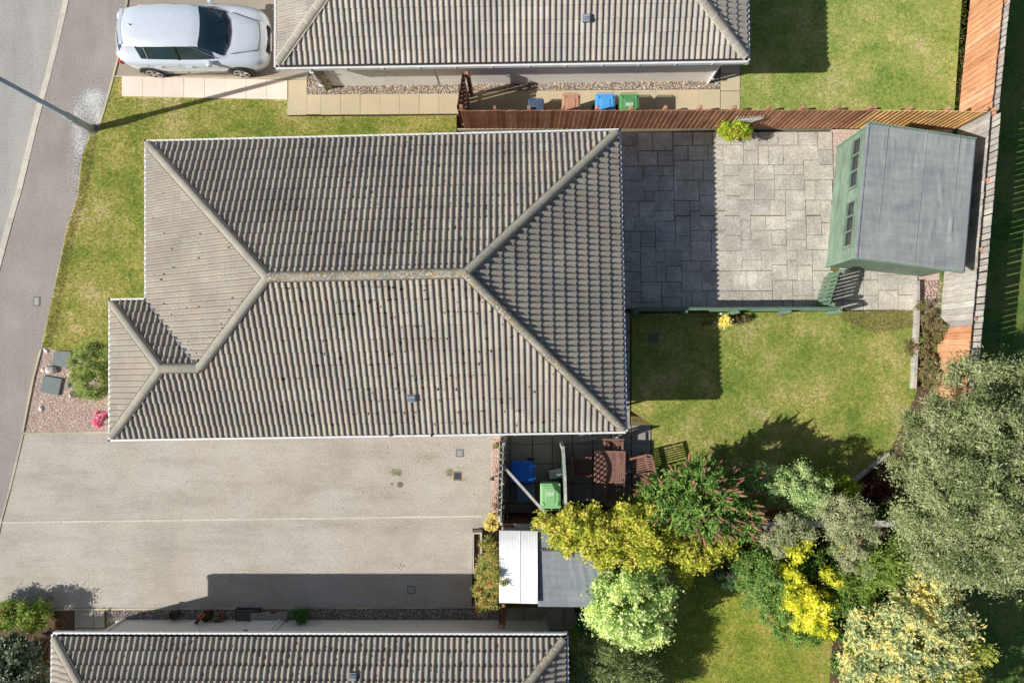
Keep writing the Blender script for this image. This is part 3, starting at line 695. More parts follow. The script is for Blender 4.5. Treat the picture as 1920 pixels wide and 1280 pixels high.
# --- the house in the middle
o, rz = frame((204, 827), EZ, 1.03)
hm = empty('house', o, rz, 'middle bungalow with hipped grey brown tiled roof and a small wing at its left', 'house')
L = 13.44; D = 7.87; XW = (loc(hm, 271.5, 264, EZ).x); WD = loc(hm, 205, 560, EZ).y
h2, w2 = D/2, WD/2
slopes = [((0, 0), (1, 0), [[(0, 0), (L, 0), (L-w2, w2), (w2, w2)], [(XW+w2, w2), (L-w2, w2), (L-h2, h2), (XW+h2, h2)]]),
          ((L, 0), (0, 1), [[(0, 0), (D, 0), (h2, h2)]]),
          ((L, D), (-1, 0), [[(0, 0), (L-XW, 0), (L-XW-h2, h2), (h2, h2)]]),
          ((XW, D), (0, -1), [[(0, 0), (D-WD, 0), (D-w2, w2), (h2, h2)]]),
          ((0, WD), (0, -1), [[(0, 0), (WD, 0), (w2, w2)]]),
          ((XW, WD), (-1, 0), [[(0, 0), (XW, 0), (XW-w2, w2), (-w2, w2)]])]
zr, zw = EZ+T*h2, EZ+T*w2
E3 = lambda x, y, z: (x, y, z+.0)
lines = [((E3(XW+.13, D-.13, EZ+.05), E3(XW+h2, h2, zr)), 'hip'), ((E3(L-.13, D-.13, EZ+.05), E3(L-h2, h2, zr)), 'hip'), ((E3(L-.13, .13, EZ+.05), E3(L-h2, h2, zr)), 'hip', M['ridge_lichen']),
         ((E3(XW+h2, h2, zr), E3(L-h2, h2, zr)), 'ridge', M['ridge_lichen']), ((E3(XW+w2, w2, zw), E3(XW+h2, h2, zr)), 'hip'),
         ((E3(.13, .13, EZ+.05), E3(w2, w2, zw)), 'hip'), ((E3(.13, WD-.13, EZ+.05), E3(w2, w2, zw)), 'hip'), ((E3(w2, w2, zw), E3(XW+w2, w2, zw)), 'ridge')]
moss = [((0, 0), (1, 0), (.1, 3.9), (5.2, 12.0, 0, L), 1500, (.02, .05)), ((0, 0), (1, 0), (.1, 3.8), (1.0, 13.0, 0, L), 500, (.010, .024)), ((L, D), (-1, 0), (.1, 3.9), (.5, 12, 0, L-XW), 460, (.012, .026)),
        ((XW, D), (0, -1), (.3, 3.0), (1.0, 6.6, 0, D), 42, (.014, .032)), ((L, 0), (0, 1), (.1, 3.6), (.5, 7.4, 0, D), 40, (.012, .03))]
build_roof(hm, slopes, T, EZ, lines, M['tile'], M['ridge'], None, '', moss=moss)
gutters(hm, [((0, 0), (L, 0)), ((L, 0), (L, D)), ((L, D), (XW, D)), ((XW, D), (XW, WD)), ((XW, WD), (0, WD)), ((0, WD), (0, 0))], EZ, M['upvc'])
# valley flashing
b = MB(); b.beam((XW+.05, WD-.05, EZ+.055), (XW+w2, w2, zw+.05), .07, .03); b.obj('valley', M['lead'], hm)
i = .47
walls(hm, [(i, i), (L-i, i), (L-i, D-i), (XW+i, D-i), (XW+i, WD-i), (i, WD-i)], EZ-.13, M['harl'])
b = MB(); b.prism([(.13, .13), (L-.13, .13), (L-.13, D-.13), (XW+.13, D-.13), (XW+.13, WD-.13), (.13, WD-.13)], EZ-.128, EZ-.1); b.obj('soffit', M['upvc'], hm)
# garage door, windows and back doors under the eaves
b = MB()
for k in range(5): b.box((2.2, i-.02, .22+k*.42), (2.3, .05, .40))
b.obj('garage_door', M['upvc'], hm)
window(hm, 5.0, 6.4, i, 1.0, 2.1, -1); window(hm, 8.6, 9.4, i, 1.2, 2.1, -1); window(hm, 4.0, 5.6, D-i, 1.0, 2.1, 1); window(hm, 8.0, 8.8, D-i, 1.2, 2.1, 1)
b = MB(); b.box((i-.02, 1.9, 1.5), (.05, 1.7, 1.2)); b.obj('pane', M['glass'], hm)
b = MB(); b.box((L-i+.02, 5.3, 1.1), (.05, 1.7, 2.0)); b.obj('patio_door', M['glass'], hm)
downpipe(hm, L-.38, i-.06, EZ-.1, (0, -.3), 1); downpipe(hm, .6, i-.06, EZ-.1, (0, -.3), 1)
M['ventgrey'] = plain('vent_grey', A(150, 160, 170), .6)
def vent(root, px, py, z, slope_dir, rot, w=.22, h=.2, T=T):
    c = loc(root, px, py, z); b = MB()
    Mx = Matrix.Rotation(math.atan(T)*slope_dir, 4, 'X')
    b.box(c, (w, h, .09), 0, 0, .8, M=Mx); 
    f = b.obj('vent_tile', M['ventgrey'], root)
    b = MB()
    for k in range(3): b.box((c.x, c.y+(k-1)*.05, c.z+.05), (w*.7, .018, .02), 0, 0, 1, M=Mx)
    b.obj('louvre', M['lead'], f)
vent(hm, 772, 747, 2.98, 1, 0)

# --- the house along the top of the photograph
o, rz = frame((514, 131), EZ, .39)
hu = empty('house', o, rz, 'bungalow with pale grey tiles and cream walls cut off by the top edge', 'house')
L2 = (loc(hu, 1406, 118, EZ)).x; D2 = 7.9; h3 = D2/2; TU = .42
slopes = [((0, 0), (1, 0), [[(0, 0), (L2, 0), (L2-h3, h3), (h3, h3)]]), ((L2, 0), (0, 1), [[(0, 0), (D2, 0), (h3, h3)]]),
          ((L2, D2), (-1, 0), [[(0, 0), (L2, 0), (L2-h3, h3), (h3, h3)]]), ((0, D2), (0, -1), [[(0, 0), (D2, 0), (h3, h3)]])]
zr = EZ+TU*h3
lines = [(((.13, .13, EZ+.05), (h3, h3, zr)), 'hip'), (((L2-.13, .13, EZ+.05), (L2-h3, h3, zr)), 'hip'), (((.04, D2-.04, EZ+.02), (h3, h3, zr)), 'hip'), (((L2-.04, D2-.04, EZ+.02), (L2-h3, h3, zr)), 'hip'), (((h3, h3, zr), (L2-h3, h3, zr)), 'ridge')]
build_roof(hu, slopes, TU, EZ, lines, M['tile_up'], M['ridge'], M['mortar'], '', seed=2)
gutters(hu, [((0, 0), (L2, 0)), ((L2, 0), (L2, D2)), ((L2, D2), (0, D2)), ((0, D2), (0, 0))], EZ, M['upvc'])
iu = .47
wy = loc(hu, 860, 159, 0).y; wxl = loc(hu, 612, 160, 0).x; wxr = loc(hu, 1330, 156, 0).x
walls(hu, [(wxl, wy), (wxr, wy), (wxr, D2-iu), (iu, D2-iu), (iu, wy+.9), (wxl, wy+.9)], EZ-.13, M['harl'])
b = MB(); b.prism([(.13, .13), (L2-.13, .13), (L2-.13, D2-.13), (.13, D2-.13)], EZ-.128, EZ-.1); b.obj('soffit', M['upvc'], hu)
wx = loc(hu, 1022, 127, 2.0).x
window(hu, wx-.27, wx+.27, wy, 1.62, 2.15, -1)
downpipe(hu, wxl-.03, wy-.10, EZ-.1, (.0, -.22), 1); downpipe(hu, wxr-.04, wy-.06, EZ-.1, (.0, -.25), 1)
b = MB()
for k in range(9): b.box((wxl+.09+random.uniform(-.01, .01), wy-.045, .13+k*.25), (.17+.03*(k % 2), .08, .235))
b.obj('quoin', rough_mat('stone_quoin', A(196, 180, 150), .2, 5, 40, .3), hu)
vent(hu, 1099, 34, 2.95, 1, 0, T=TU)
b = MB(); b.box((wx-3.6+.5, wy-.006, 1.1), (.03, .012, 2.1)); b.obj('cable', M['upvc_grey'], hu)

# --- the house along the foot of the photograph
o, rz = frame((97, 1184), EZ, .35)
hl = empty('house', o, rz, 'bungalow cut off by the bottom edge, its shaded wall lined with pots', 'house')
L3 = (loc(hl, 1066, 1186, EZ)).x; D3 = 7.9; h4 = D3/2; TL = .47
slopes = [((0, -D3), (1, 0), [[(0, 0), (L3, 0), (L3-h4, h4), (h4, h4)]]), ((L3, -D3), (0, 1), [[(0, 0), (D3, 0), (h4, h4)]]),
          ((L3, 0), (-1, 0), [[(0, 0), (L3, 0), (L3-h4, h4), (h4, h4)]]), ((0, 0), (0, -1), [[(0, 0), (D3, 0), (h4, h4)]])]
zr = EZ+TL*h4
lines = [(((.13, -.13, EZ+.05), (h4, -h4, zr)), 'hip'), (((L3-.13, -.13, EZ+.05), (L3-h4, -h4, zr)), 'hip', M['ridge_lichen']), (((.04, .04-D3, EZ+.02), (h4, -h4, zr)), 'hip'), (((L3-.04, .04-D3, EZ+.02), (L3-h4, -h4, zr)), 'hip'), (((h4, -h4, zr), (L3-h4, -h4, zr)), 'ridge')]
build_roof(hl, slopes, TL, EZ, lines, M['tile'], M['ridge'], None, '', seed=3, moss=[((L3, 0), (-1, 0), (.1, 1.6), (.5, L3-.5, 0, L3), 420, (.012, .03))])
gutters(hl, [((0, -D3), (L3, -D3)), ((L3, -D3), (L3, 0)), ((L3, 0), (0, 0)), ((0, 0), (0, -D3))], EZ, M['upvc'])
wyl = loc(hl, 600, 1161, 0).y; xa = loc(hl, 232, 1161, 0).x; xb = L3-.45
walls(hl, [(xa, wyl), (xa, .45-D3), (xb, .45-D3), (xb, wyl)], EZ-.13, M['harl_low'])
b = MB(); b.prism([(.13, -.13), (.13, .13-D3), (L3-.13, .13-D3), (L3-.13, -.13)], EZ-.128, EZ-.1); b.obj('soffit', M['upvc'], hl)
for px0, px1 in ((592, 652), (720, 770)):
    x0, x1 = loc(hl, px0, 1181, 1.6).x, loc(hl, px1, 1181, 1.6).x
    window(hl, x0, x1, wyl, 1.65, 2.15, 1)
xd = loc(hl, 455, 1178, 2).x
b = MB(); b.box((xd, wyl+.02, 1.02), (.92, .06, 2.04)); dr = b.obj('door', M['upvc'], hl)
b = MB(); b.box((xd-.33, wyl+.07, 1.0), (.12, .05, .03)); b.obj('handle', M['lead'], dr)
b = MB(); b.box((xd+.0, wyl+.12, .1), (1.05, .24, .2)); b.obj('door_step', M['greyslab'], hl)
downpipe(hl, xa+.06, wyl+.042, EZ-.1, (-.02, .2), -1)
xp = loc(hl, 527, 1164, .1).x; downpipe(hl, xp, wyl+.06, EZ-.1, (0, .2), -1)
vent(hl, 661, 1268, 2.9, -1, 0, T=TL)

# ------------------------------------------------------------------ fences
M['brown'] = wood_mat('brown_boards', [A(160, 112, 84), A(180, 128, 98), A(196, 144, 112), A(172, 120, 92), A(204, 154, 122)])
M['pine'] = wood_mat('new_pine_boards', [A(244, 194, 124), A(250, 206, 142), A(238, 184, 116), A(252, 214, 156)])
M['orange'] = wood_mat('orange_boards', [A(226, 164, 122), A(236, 178, 136), A(218, 152, 112), A(240, 190, 152)])
M['oldwood'] = wood_mat('weathered_boards', [A(188, 182, 172), A(206, 200, 190), A(172, 166, 158), A(216, 212, 202)])
M['post'] = wood_mat('post_wood', [A(176, 130, 106), A(196, 152, 124)])
M['greenwood'] = wood_mat('green_painted_wood', [A(112, 138, 114), A(120, 146, 122), A(106, 132, 110)], rnd=False)
M['palewood'] = wood_mat('silvered_rail', [A(196, 194, 186), A(212, 210, 202)], along='Y')
M['darkwood'] = wood_mat('dark_stained_boards', [A(104, 60, 38), A(122, 74, 48), A(92, 54, 36)])

def fence(name, label, a, b, h, pitch, bw, th, mat, side, cat='fence', posts=2.4, rails=(.35, 1.2), second=None, postmat=None, jitter=.006, z0=.06, group=None, over=0, mats=None, posthead=0.0, twist=0.0):
    """vertical boards on rails from a to b; side +1 puts the boards to the left of the walk a->b; second=(offset, extra height) adds boards behind"""
    a, b = Vector((a[0], a[1], 0)), Vector((b[0], b[1], 0)); d = b-a; Ln = d.length; d.normalize(); n = Vector((-d.y, d.x, 0))*side
    rz = math.atan2(d.y, d.x); root = empty(name, a, rz, label, cat, group)
    q = MB(); q.box((0, 0, h/2), (bw, th, h)); bme = q.mesh('board', mat)
    alt = {}
    cnt = int(Ln/pitch)
    for k in range(cnt):
        x = (k+.5)*pitch; me = bme
        if mats:
            mt = mats(x/Ln)
            if mt is not mat:
                if mt.name not in alt:
                    q = MB(); q.box((0, 0, h/2), (bw, th, h)); alt[mt.name] = q.mesh('board', mt)
                me = alt[mt.name]
        o = link('board', me, root, (x+random.uniform(-.003, .003), side*(.03+random.uniform(-.003, .003)), z0+random.uniform(-jitter, jitter)))
        o.rotation_euler = (random.uniform(-.004, .004), random.uniform(-.004, .004), twist+random.uniform(-.02, .02))
    if second:
        q = MB(); q.box((0, 0, (h+second[1])/2), (min(bw, .145), th, h+second[1])); sme = q.mesh('board', second[2] if len(second) > 2 else mat)
        for k in range(cnt):
            o = link('board', sme, root, ((k+1)*pitch, -side*second[0]+random.uniform(-.004, .004), z0+random.uniform(-jitter, jitter)))
            o.rotation_euler = (0, random.uniform(-.008, .008), random.uniform(-.03, .03))
    for z in rails:
        q = MB(); q.box((Ln/2, -side*.012, z), (Ln, .045, .075)); q.obj('rail', postmat or M['post'], root)
    if posts:
        m_ = max(1, round(Ln/posts))
        q = MB(); q.box((0, 0, (h+.05)/2), (.095, .095, h+.05)); q.box((0, 0, h+.06), (.095, .095, .03), 0, 0, .6); pme = q.mesh('post', postmat or M['post'])
        for k in range(m_+1): link('post', pme, root, (min(Ln-.05, max(.05, k*Ln/m_)), -side*(.085+over), posthead))
    return root

n0 = at(864, 206, 1.5); n1 = at(1640, 205, 1.5); n2 = at(1857, 208, 1.5)
fence('board_fence', 'long brown board fence between the wheelie bins and the tiled roof and patio', n0, n1, 1.42, .137, .134, .02, M['brown'], -1, posts=.88*1.05, postmat=M['post'], z0=.1, posthead=-.02, twist=.13)
fence('board_fence', 'short yellow pine fence behind the green shed', n1, n2, 1.42, .137, .125, .02, M['pine'], -1, posts=.9, postmat=M['post'], z0=.1, posthead=-.02, twist=.13)
strip('gravel_board', [(858, 244), (1200, 241.5), (1561, 241)], .035, .1, M['edging'], length=2.4, kids='gravel_board')
e0 = at(1884.5, 0, 1.55); e1 = at(1863.5, 206, 1.55); e2 = at(1824, 660, 1.55)
ed = (e1-e0); e00 = e0-ed*.5
fence('board_fence', 'orange double boarded fence along the right of the upper lawn', e00, e1, 1.46, .172, .155, .02, M['orange'], -1, posts=1.7, second=(.09, .1, M['oldwood']), z0=.04)
fence('board_fence', 'silver grey double boarded fence behind the shed, turning orange at its lower end', e1, e2+(e2-e1)*1.3, 1.42, .172, .165, .02, M['oldwood'], -1, posts=1.9, second=(.115, .2, M['oldwood']), z0=.04,
      mats=lambda t: M['orange'] if .39 < t < .52 else M['oldwood'])
# cross fence beside the upper house: tall brown gate fence running north
fence('gate_fence', 'tall brown slatted gate fence joining the cream wall to the long brown fence', at(860, 206, 1.5), at(872, 136, 1.5), 1.62, .125, .10, .022, M['darkwood'], 1, cat='gate', posts=.9, rails=(.3, 1.45))
fence('trellis_panel', 'narrow pale edged trellis panel just right of the brown gate fence', at(874, 203, 1.3), at(872, 160, 1.3), 1.3, .12, .04, .03, M['oldwood'], -1, cat='trellis', posts=0, rails=(.3, 1.2))
# back boundary fence of the middle garden
f0 = at(940, 985, 1.5); f1 = at(1700, 978, 1.5)
fence('boundary_fence', 'dark stained boundary fence half hidden under the shrubs behind the terrace', f0, f1, 1.4, .137, .128, .02, M['darkwood'], 1, posts=1.8, rails=(.4, 1.1), z0=.06)
b = MB(); a_, b_ = at(964, 988, 1.52), at(1690, 981, 1.52); b.beam(a_-Vector((0, 0, 0)), b_, .17, .035); b.obj('capping_rail', M['palewood'], None, label='flat silver grey capping rail on top of the boundary fence', cat='rail')
# bin screen
g0, g1 = at(939, 829, 1.7), at(934, 985, 1.7)
fence('bin_screen', 'hit and miss screen of pale boards between driveway and bin store', g0, g1, 1.62, .172, .14, .02, M['oldwood'], -1, posts=1.1, second=(.07, .05, M['oldwood']), rails=(.35, 1.25), postmat=M['oldwood'])
b = MB(); pa, pb = at(944, 874, 1.62), at(1032, 972, 1.55); b.beam(pa, pb, .07, .05); b.obj('roof_batten', M['palewood'], None, label='pale batten laid diagonally across the open bin store', cat='batten')
# arched trellis divider
t0, t1 = at(1056, 840, 1.35), at(1061, 976, 1.5)
rt = empty('arched_trellis', (t0.x, t0.y, 0), math.atan2(t1.y-t0.y, t1.x-t0.x), 'arched lattice panel seen edge on between green bin and garden chairs', 'trellis')
Lt = (Vector((t0.x, t0.y))-Vector((t1.x, t1.y))).length
b = MB(); K = 14
top = lambda x: 1.36+.42*math.sin(math.pi*min(1, max(0, x/Lt)))
for k in range(K): b.beam((Lt*k/K, 0, top(Lt*k/K)), (Lt*(k+1)/K, 0, top(Lt*(k+1)/K)), .07, .045)
b.obj('arch_rail', M['palewood'], rt)
for x in (0, Lt): 
    q = MB(); q.box((x, 0, top(x)/2), (.09, .09, top(x))); q.obj('post', M['palewood'], rt)
q = MB(); q.beam((0, 0, 1.14), (Lt, 0, 1.14), .04, .05); q.obj('rail', M['greenwood'], rt)
q = MB()
for s in (1, -1):
    for k in range(-16, 30):
        x0 = k*.15; pts = []
        for i_ in range(40):
            x = x0+(i_/39)*1.6; z = .8+(i_/39)*1.6 if s > 0 else 2.4-(i_/39)*1.6
            if 0 <= x <= Lt and 1.14 <= z <= top(x)-.01: pts.append((x, .008*s, z))
        if len(pts) > 1: q.beam(pts[0], pts[-1], .03, .012, up=(0, 1, 0))
tag(q.obj('lattice', M['greenwood'], rt), kind='stuff')
q = MB()
for k in range(int(Lt/.11)): q.box((.05+k*.11, 0, .58), (.108, .018, 1.1))
q.obj('lower_panel', M['greenwood'], rt)

# green picket fence and gate south of the patio
p0, p1 = at(1190, 579, .9), at(1580, 578, .9)
fence('picket_fence', 'low green painted fence between stone patio and back lawn', p0, p1, .86, .11, .09, .02, M['greenwood'], 1, posts=1.4, rails=(.25, .84), postmat=M['greenwood'], z0=.05)
q0, q1 = at(1557, 572, 1.0), at(1578, 504, 1.0)
fence('picket_gate', 'green painted picket gate standing open beside the corner of the shed', q0, q1, .95, .118, .085, .02, M['greenwood'], 1, cat='gate', posts=1.2, rails=(.25, .9), postmat=M['greenwood'], z0=.05)
# little trellis on the brown fence over the climber
a_ = at(1372, 228, .9); b_ = at(1432, 218, 1.2)
rt = empty('wall_trellis', (a_.x, a_.y-.0, 0), 0, 'small fan of pale trellis strips on the brown fence above the climber', 'trellis')
q = MB()
for k in range(9):
    q.beam((.05+k*.06, -.01, .75), (.1+k*.09, .06, 1.15), .014, .012); q.beam((0+k*.03, .0, .75+k*.045), (.55+k*.035, .01, .75+k*.045), .012, .014)
tag(q.obj('strips', M['oldwood'], rt), kind='stuff')

# edging boards
def board_edge(name, label, pix, h, w, mat):
    P = [at(x, y, h) for x, y in pix]; base = Vector((P[0].x, P[0].y, 0)); r_ = empty(name, base, 0, label, 'edging')
    for a, b in zip(P, P[1:]):
        q = MB(); q.beam(Vector((a.x, a.y, h/2)), Vector((b.x, b.y, h/2)), w, h); q.obj('board', mat, r_, world=True)
board_edge('edging_board', 'straight whitish sleeper edging at the right side of the back lawn', [(1722, 526), (1722, 600), (1718, 680), (1716, 728)], .22, .085, M['oldwood'])
board_edge('edging_board', 'slanting grey edging board at the lower corner of the back lawn', [(1590, 902), (1608, 899), (1668, 850)], .2, .07, M['oldwood'])

# ------------------------------------------------------------------ wheelie bins
def bin_(label, px, py, z, rz, mat, lidmat, w=.56, d=.62, h=1.0, group='wheelie bins', mark=None, kick=0):
    c = at(px, py, z); root = empty('wheelie_bin', (c.x, c.y, .03), rz, label, 'bin', group)
    b = MB(); 
    v = []
    for z_, k, dy in ((0.0, .74, 0), (h*.45, .86, 0), (h*.9, .96, 0), (h*.93, 1.02, 0)):
        v += [(-w/2*k, -d/2*k+dy, z_), (w/2*k, -d/2*k+dy, z_), (w/2*k, d/2*k+dy, z_), (-w/2*k, d/2*k+dy, z_)]
    f = [(3, 2, 1, 0)]+[(i*4+j, i*4+(j+1) % 4, (i+1)*4+(j+1) % 4, (i+1)*4+j) for i in range(3) for j in range(4)]+[(12, 13, 14, 15)]
    b.add(v, f); b.obj('body', mat, root, bevel=.015)
    b = MB(); b.box((0, .01, h*.955), (w*1.04, d*1.02, .05)); b.box((0, .0, h*.985), (w*.94, d*.86, .03), 0, 0, .93)
    lid = b.obj('lid', lidmat, root, bevel=.018)
    b = MB(); b.box((0, -.02, h*1.003), (w*.5, d*.58, .022), 0, 0, .94)
    for s in (-1, 1): b.box((s*w*.36, d*.33, h*1.0), (.05, d*.18, .03), s*.35, 0, .8)
    b.obj('lid_panel', lidmat, lid, bevel=.006)
    b = MB(); b.tube([(-w*.42, d*.5, h*.93), (-w*.42, d*.6, h*.96), (w*.42, d*.6, h*.96), (w*.42, d*.5, h*.93)], .014, 6); b.obj('handle', lidmat, root)
    for s in (-1, 1):
        b = MB(); b.tube([(s*w*.40, d*.42, .1), (s*w*.49, d*.42, .1)], .1, 14); b.obj('wheel', M['rubber'], root)
    if mark:
        b = MB()      # pale print on the lid
        for k in range(6): b.box((-.09+k*.036, -.05, h*1.003+.0135), (.014, .11 if k % 2 else .08, .003))
        for k in range(2): b.box((0, -.02-k*.06, h*1.003+.0135), (.2, .012, .0035))
        b.obj('print', M['upvc'], lid)
    return root
M['rubber'] = plain('rubber', (.015, .015, .015), .8)
M['binbrown'] = plain('brown_plastic', A(200, 150, 122), .45)
M['binblue'] = plain('light_blue_plastic', A(92, 172, 240), .4)
M['bingreen'] = plain('green_plastic', A(96, 158, 100), .45)
M['bindark'] = plain('slate_blue_plastic', A(78, 98, 122), .5)
M['binblue2'] = plain('strong_blue_plastic', A(18, 112, 222), .4)
M['bingreen2'] = plain('pale_green_plastic', A(146, 200, 138), .45)
M['bingreen3'] = plain('dark_green_plastic', A(40, 96, 66), .5)
G1 = 'wheelie bins in a row behind the brown fence'
bin_('peach brown wheelie bin third from the right behind the brown fence', 1071, 193, 1.03, 0, M['binbrown'], M['binbrown'], .5, .48, group=G1)
bin_('light blue wheelie bin between the peach brown and the green bin', 1135, 193, 1.03, 0.0, M['binblue'], M['binblue'], .54, .48, group=G1)
bin_('green wheelie bin at the right end of the row behind the brown fence', 1180, 193, 1.03, 0, M['bingreen'], M['bingreen'], .54, .48, group=G1, mark=1)
bin_('small slate blue caddy bin left of the peach brown bin', 1005, 199, .55, 0, M['bindark'], M['bindark'], .44, .36, .55, group=G1)
G2 = 'bins in the bin store beside the terrace'
bin_('bright blue wheelie bin in the bin store', 978, 885, 1.03, R(-90), M['binblue2'], M['binblue2'], .54, .62, group=G2)
bin_('dark navy bin in deep shade below the bright blue one', 985, 926, .9, R(2), M['bindark'], M['bindark'], .5, .5, .85, group=G2)
bin_('pale green wheelie bin with printed lid beside the arched lattice', 1032, 929, 1.03, R(180), M['bingreen2'], M['bingreen2'], .54, .68, group=G2, mark=1)
bin_('dark green bin in shade at the corner of the bottom house', 1103, 1180, 1.03, R(10), M['bingreen3'], M['bingreen3'], .54, .66, group='bins at the bottom house')
# grey caddy with handle
c = at(1041, 888, .35); rt = empty('food_caddy', (c.x, c.y, .03), R(12), 'small grey caddy with a wire handle between blue bin and lattice', 'caddy')
b = MB(); b.box((0, 0, .17), (.36, .26, .34), 0, 0, 1.05); b.obj('body', M['bindark'], rt, bevel=.03)
b = MB(); b.box((0, 0, .355), (.37, .27, .03), 0, 0, .9); b.box((0, 0, .375), (.03, .27, .015)); b.obj('lid', M['upvc_grey'], rt, bevel=.01)
b = MB(); b.tube([(.18, -.1, .33), (.27, -.09, .33), (.27, .09, .33), (.18, .1, .33)], .012, 6); b.obj('handle', M['upvc_grey'], rt)

# ------------------------------------------------------------------ green shed
M['shedgreen'] = wood_mat('shed_cladding', [A(128, 148, 130), A(134, 154, 136), A(122, 142, 126)], along='Y', grain=14)
M['trimgreen'] = wood_mat('shed_trim', [A(138, 168, 140)], along='Y')
def felt(name, c):
    m, n, l, b = new_mat(name, .85, spec=.2); p, isl = wpos(n)
    f1 = noise(n, l, p, 1.3, 5); mp = n.new('ShaderNodeMapping'); mp.inputs['Scale'].default_value = (1, .14, 1); mp.inputs['Rotation'].default_value = (0, 0, .15); l.new(p, mp.inputs['Vector'])
    f2 = noise(n, l, mp.outputs[0], 9, 5, .7); mp2 = n.new('ShaderNodeMapping'); mp2.inputs['Scale'].default_value = (.14, 1, 1); mp2.inputs['Rotation'].default_value = (0, 0, .15); l.new(p, mp2.inputs['Vector'])
    f3 = noise(n, l, mp2.outputs[0], 6, 5, .7)
    col = ramp(n, l, f1, [(.3, scl(c, .85)), (.7, (c[0]*1.14, c[1]*1.12, c[2]*1.08))])
    for f in (f2, f3):
        g = ramp(n, l, f, [(.3, (.84, .85, .86)), (.7, (1.12, 1.12, 1.1))]); col = mix(n, l, 1.0, col, g, 'MULTIPLY')
    f4 = noise(n, l, p, 70, 2, .8); g = ramp(n, l, f4, [(.3, (.86,)*3), (.7, (1.14,)*3)]); col = mix(n, l, 1.0, col, g, 'MULTIPLY')
    l.new(col, b.inputs['Base Color']); bump(n, l, b, f2, .3, .01); return m
M['felt'] = felt('shed_felt', A(164, 167, 167)); M['felt2'] = felt('grey_felt', A(142, 148, 154))
sw, nw = at(1548, 500), at(1569, 277); sed = (at(1733, 524)-sw)
yv = (nw-sw); SL = yv.length; yv.normalize(); rzs = math.atan2(-yv.x, yv.y); xv = Vector((yv.y, -yv.x, 0)); SWd = 2.78
HW, HE = 2.1, 1.74
sh = empty('garden_shed', (sw.x, sw.y, 0), rzs, 'green painted garden shed with grey felt roof at the corner of the stone patio', 'shed')
def wallpoly(name, pts, mat):      # vertical wall from (x,y,z) corner list, 40 mm thick inwards
    b = MB(); b.add(pts, [tuple(range(len(pts)))]); o = b.obj(name, mat, sh); m = o.modifiers.new('solid', 'SOLIDIFY'); m.thickness = .04; m.offset = -1; return o
wy0, wy1 = .0, SL
# west wall with two openings, built of shiplap boards
zb = [k*.12 for k in range(18)]
wins = [(SL-1.52, SL-.16), (.36, 1.62)]; WZ0, WZ1 = 1.04, 1.54
pj = sh.matrix_basis
for k in range(len(zb)):
    z0_, z1_ = zb[k], min(zb[k]+.117, HW)
    if z1_-z0_ < .02: continue
    segs = [(0, SL)]
    if z1_ > WZ0 and z0_ < WZ1: segs = [(0, wins[1][0]), (wins[1][1], wins[0][0]), (wins[0][1], SL)]
    for (ya, yb) in segs:
        b = MB(); b.add([(.0, ya, z0_), (.0, yb, z0_), (.018, yb, z1_), (.018, ya, z1_), (.03, ya, z0_), (.03, yb, z0_), (.03, yb, z1_), (.03, ya, z1_)],
              [(0, 3, 2, 1), (4, 5, 6, 7), (0, 1, 5, 4), (3, 7, 6, 2), (0, 4, 7, 3), (1, 2, 6, 5)])
        b.obj('board', M['shedgreen'], sh)
for (ya, yb) in wins:
    b = MB(); w_ = .06
    for y_ in (ya, ya+(yb-ya)/3, ya+(yb-ya)*2/3, yb): b.box((-.005, y_, (WZ0+WZ1)/2), (.06, w_ if y_ in (ya, yb) else .04, WZ1-WZ0+.04))
    for z_ in (WZ0, WZ1): b.box((-.003, (ya+yb)/2, z_), (.056, yb-ya+.06, .05))
    fr = b.obj('window', M['shedgreen'], sh)
    b = MB(); b.box((.03, (ya+yb)/2, (WZ0+WZ1)/2), (.01, yb-ya, WZ1-WZ0)); b.obj('pane', M['glass'], fr)
    b = MB(); b.box((.0, (ya+yb)/2, WZ0-.04), (.1, yb-ya+.12, .03)); b.obj('sill', M['trimgreen'], fr)
wallpoly('wall', [(0.02, 0, 0), (SWd, 0, 0), (SWd, 0, HE), (.02, 0, HW)], M['shedgreen'])
wallpoly('wall', [(SWd, SL, 0), (0.02, SL, 0), (.02, SL, HW), (SWd, SL, HE)], M['shedgreen'])
wallpoly('wall', [(SWd, 0, 0), (SWd, SL, 0), (SWd, SL, HE), (SWd, 0, HE)], M['shedgreen'])
for y_ in (-.012, SL+.012):
    b = MB(); b.box((.0, y_, HW/2), (.07, .05, HW)); b.obj('corner_post', M['trimgreen'], sh)
sl_ = (HE-HW)/SWd; x0_, x1_ = -.13, SWd+.12
def rz_(x): return HW+.03+sl_*x
# felt roof: gently rippled sheet with real thickness
nx, ny = 60, 70; V = []; rngw = np.random.default_rng(5)
rip = [(rngw.uniform(.1, SWd), rngw.uniform(0, SL), rngw.uniform(.3, .8), rngw.uniform(.010, .022), rngw.uniform(-.05, .05)) for _ in range(26)]
def ripz(x, y):
    z = .0
    for (rx, ry, rl, ra, rk) in rip:
        dx = x-rx-rk*math.sin((y-ry)*5); dy = (y-ry)/rl
        if abs(dy) < 1: z += ra*math.exp(-(dx/.018)**2)*(1-dy*dy)
    return z+.004*math.sin(x*3+y)
for j in range(ny+1):
    for i_ in range(nx+1):
        x = x0_+(x1_-x0_)*i_/nx; y = -.08+(SL+.04)*j/ny; V.append((x, y, rz_(x)+.02+ripz(x, y)))
q = MB(); q.v = V; q.f = [(j*(nx+1)+i_, j*(nx+1)+i_+1, (j+1)*(nx+1)+i_+1, (j+1)*(nx+1)+i_) for j in range(ny) for i_ in range(nx)]; q.m = [0]*len(q.f)
ro = q.obj('roof_felt', M['felt'], sh, smooth=True); m_ = ro.modifiers.new('solid', 'SOLIDIFY'); m_.thickness = .025; m_.offset = -1
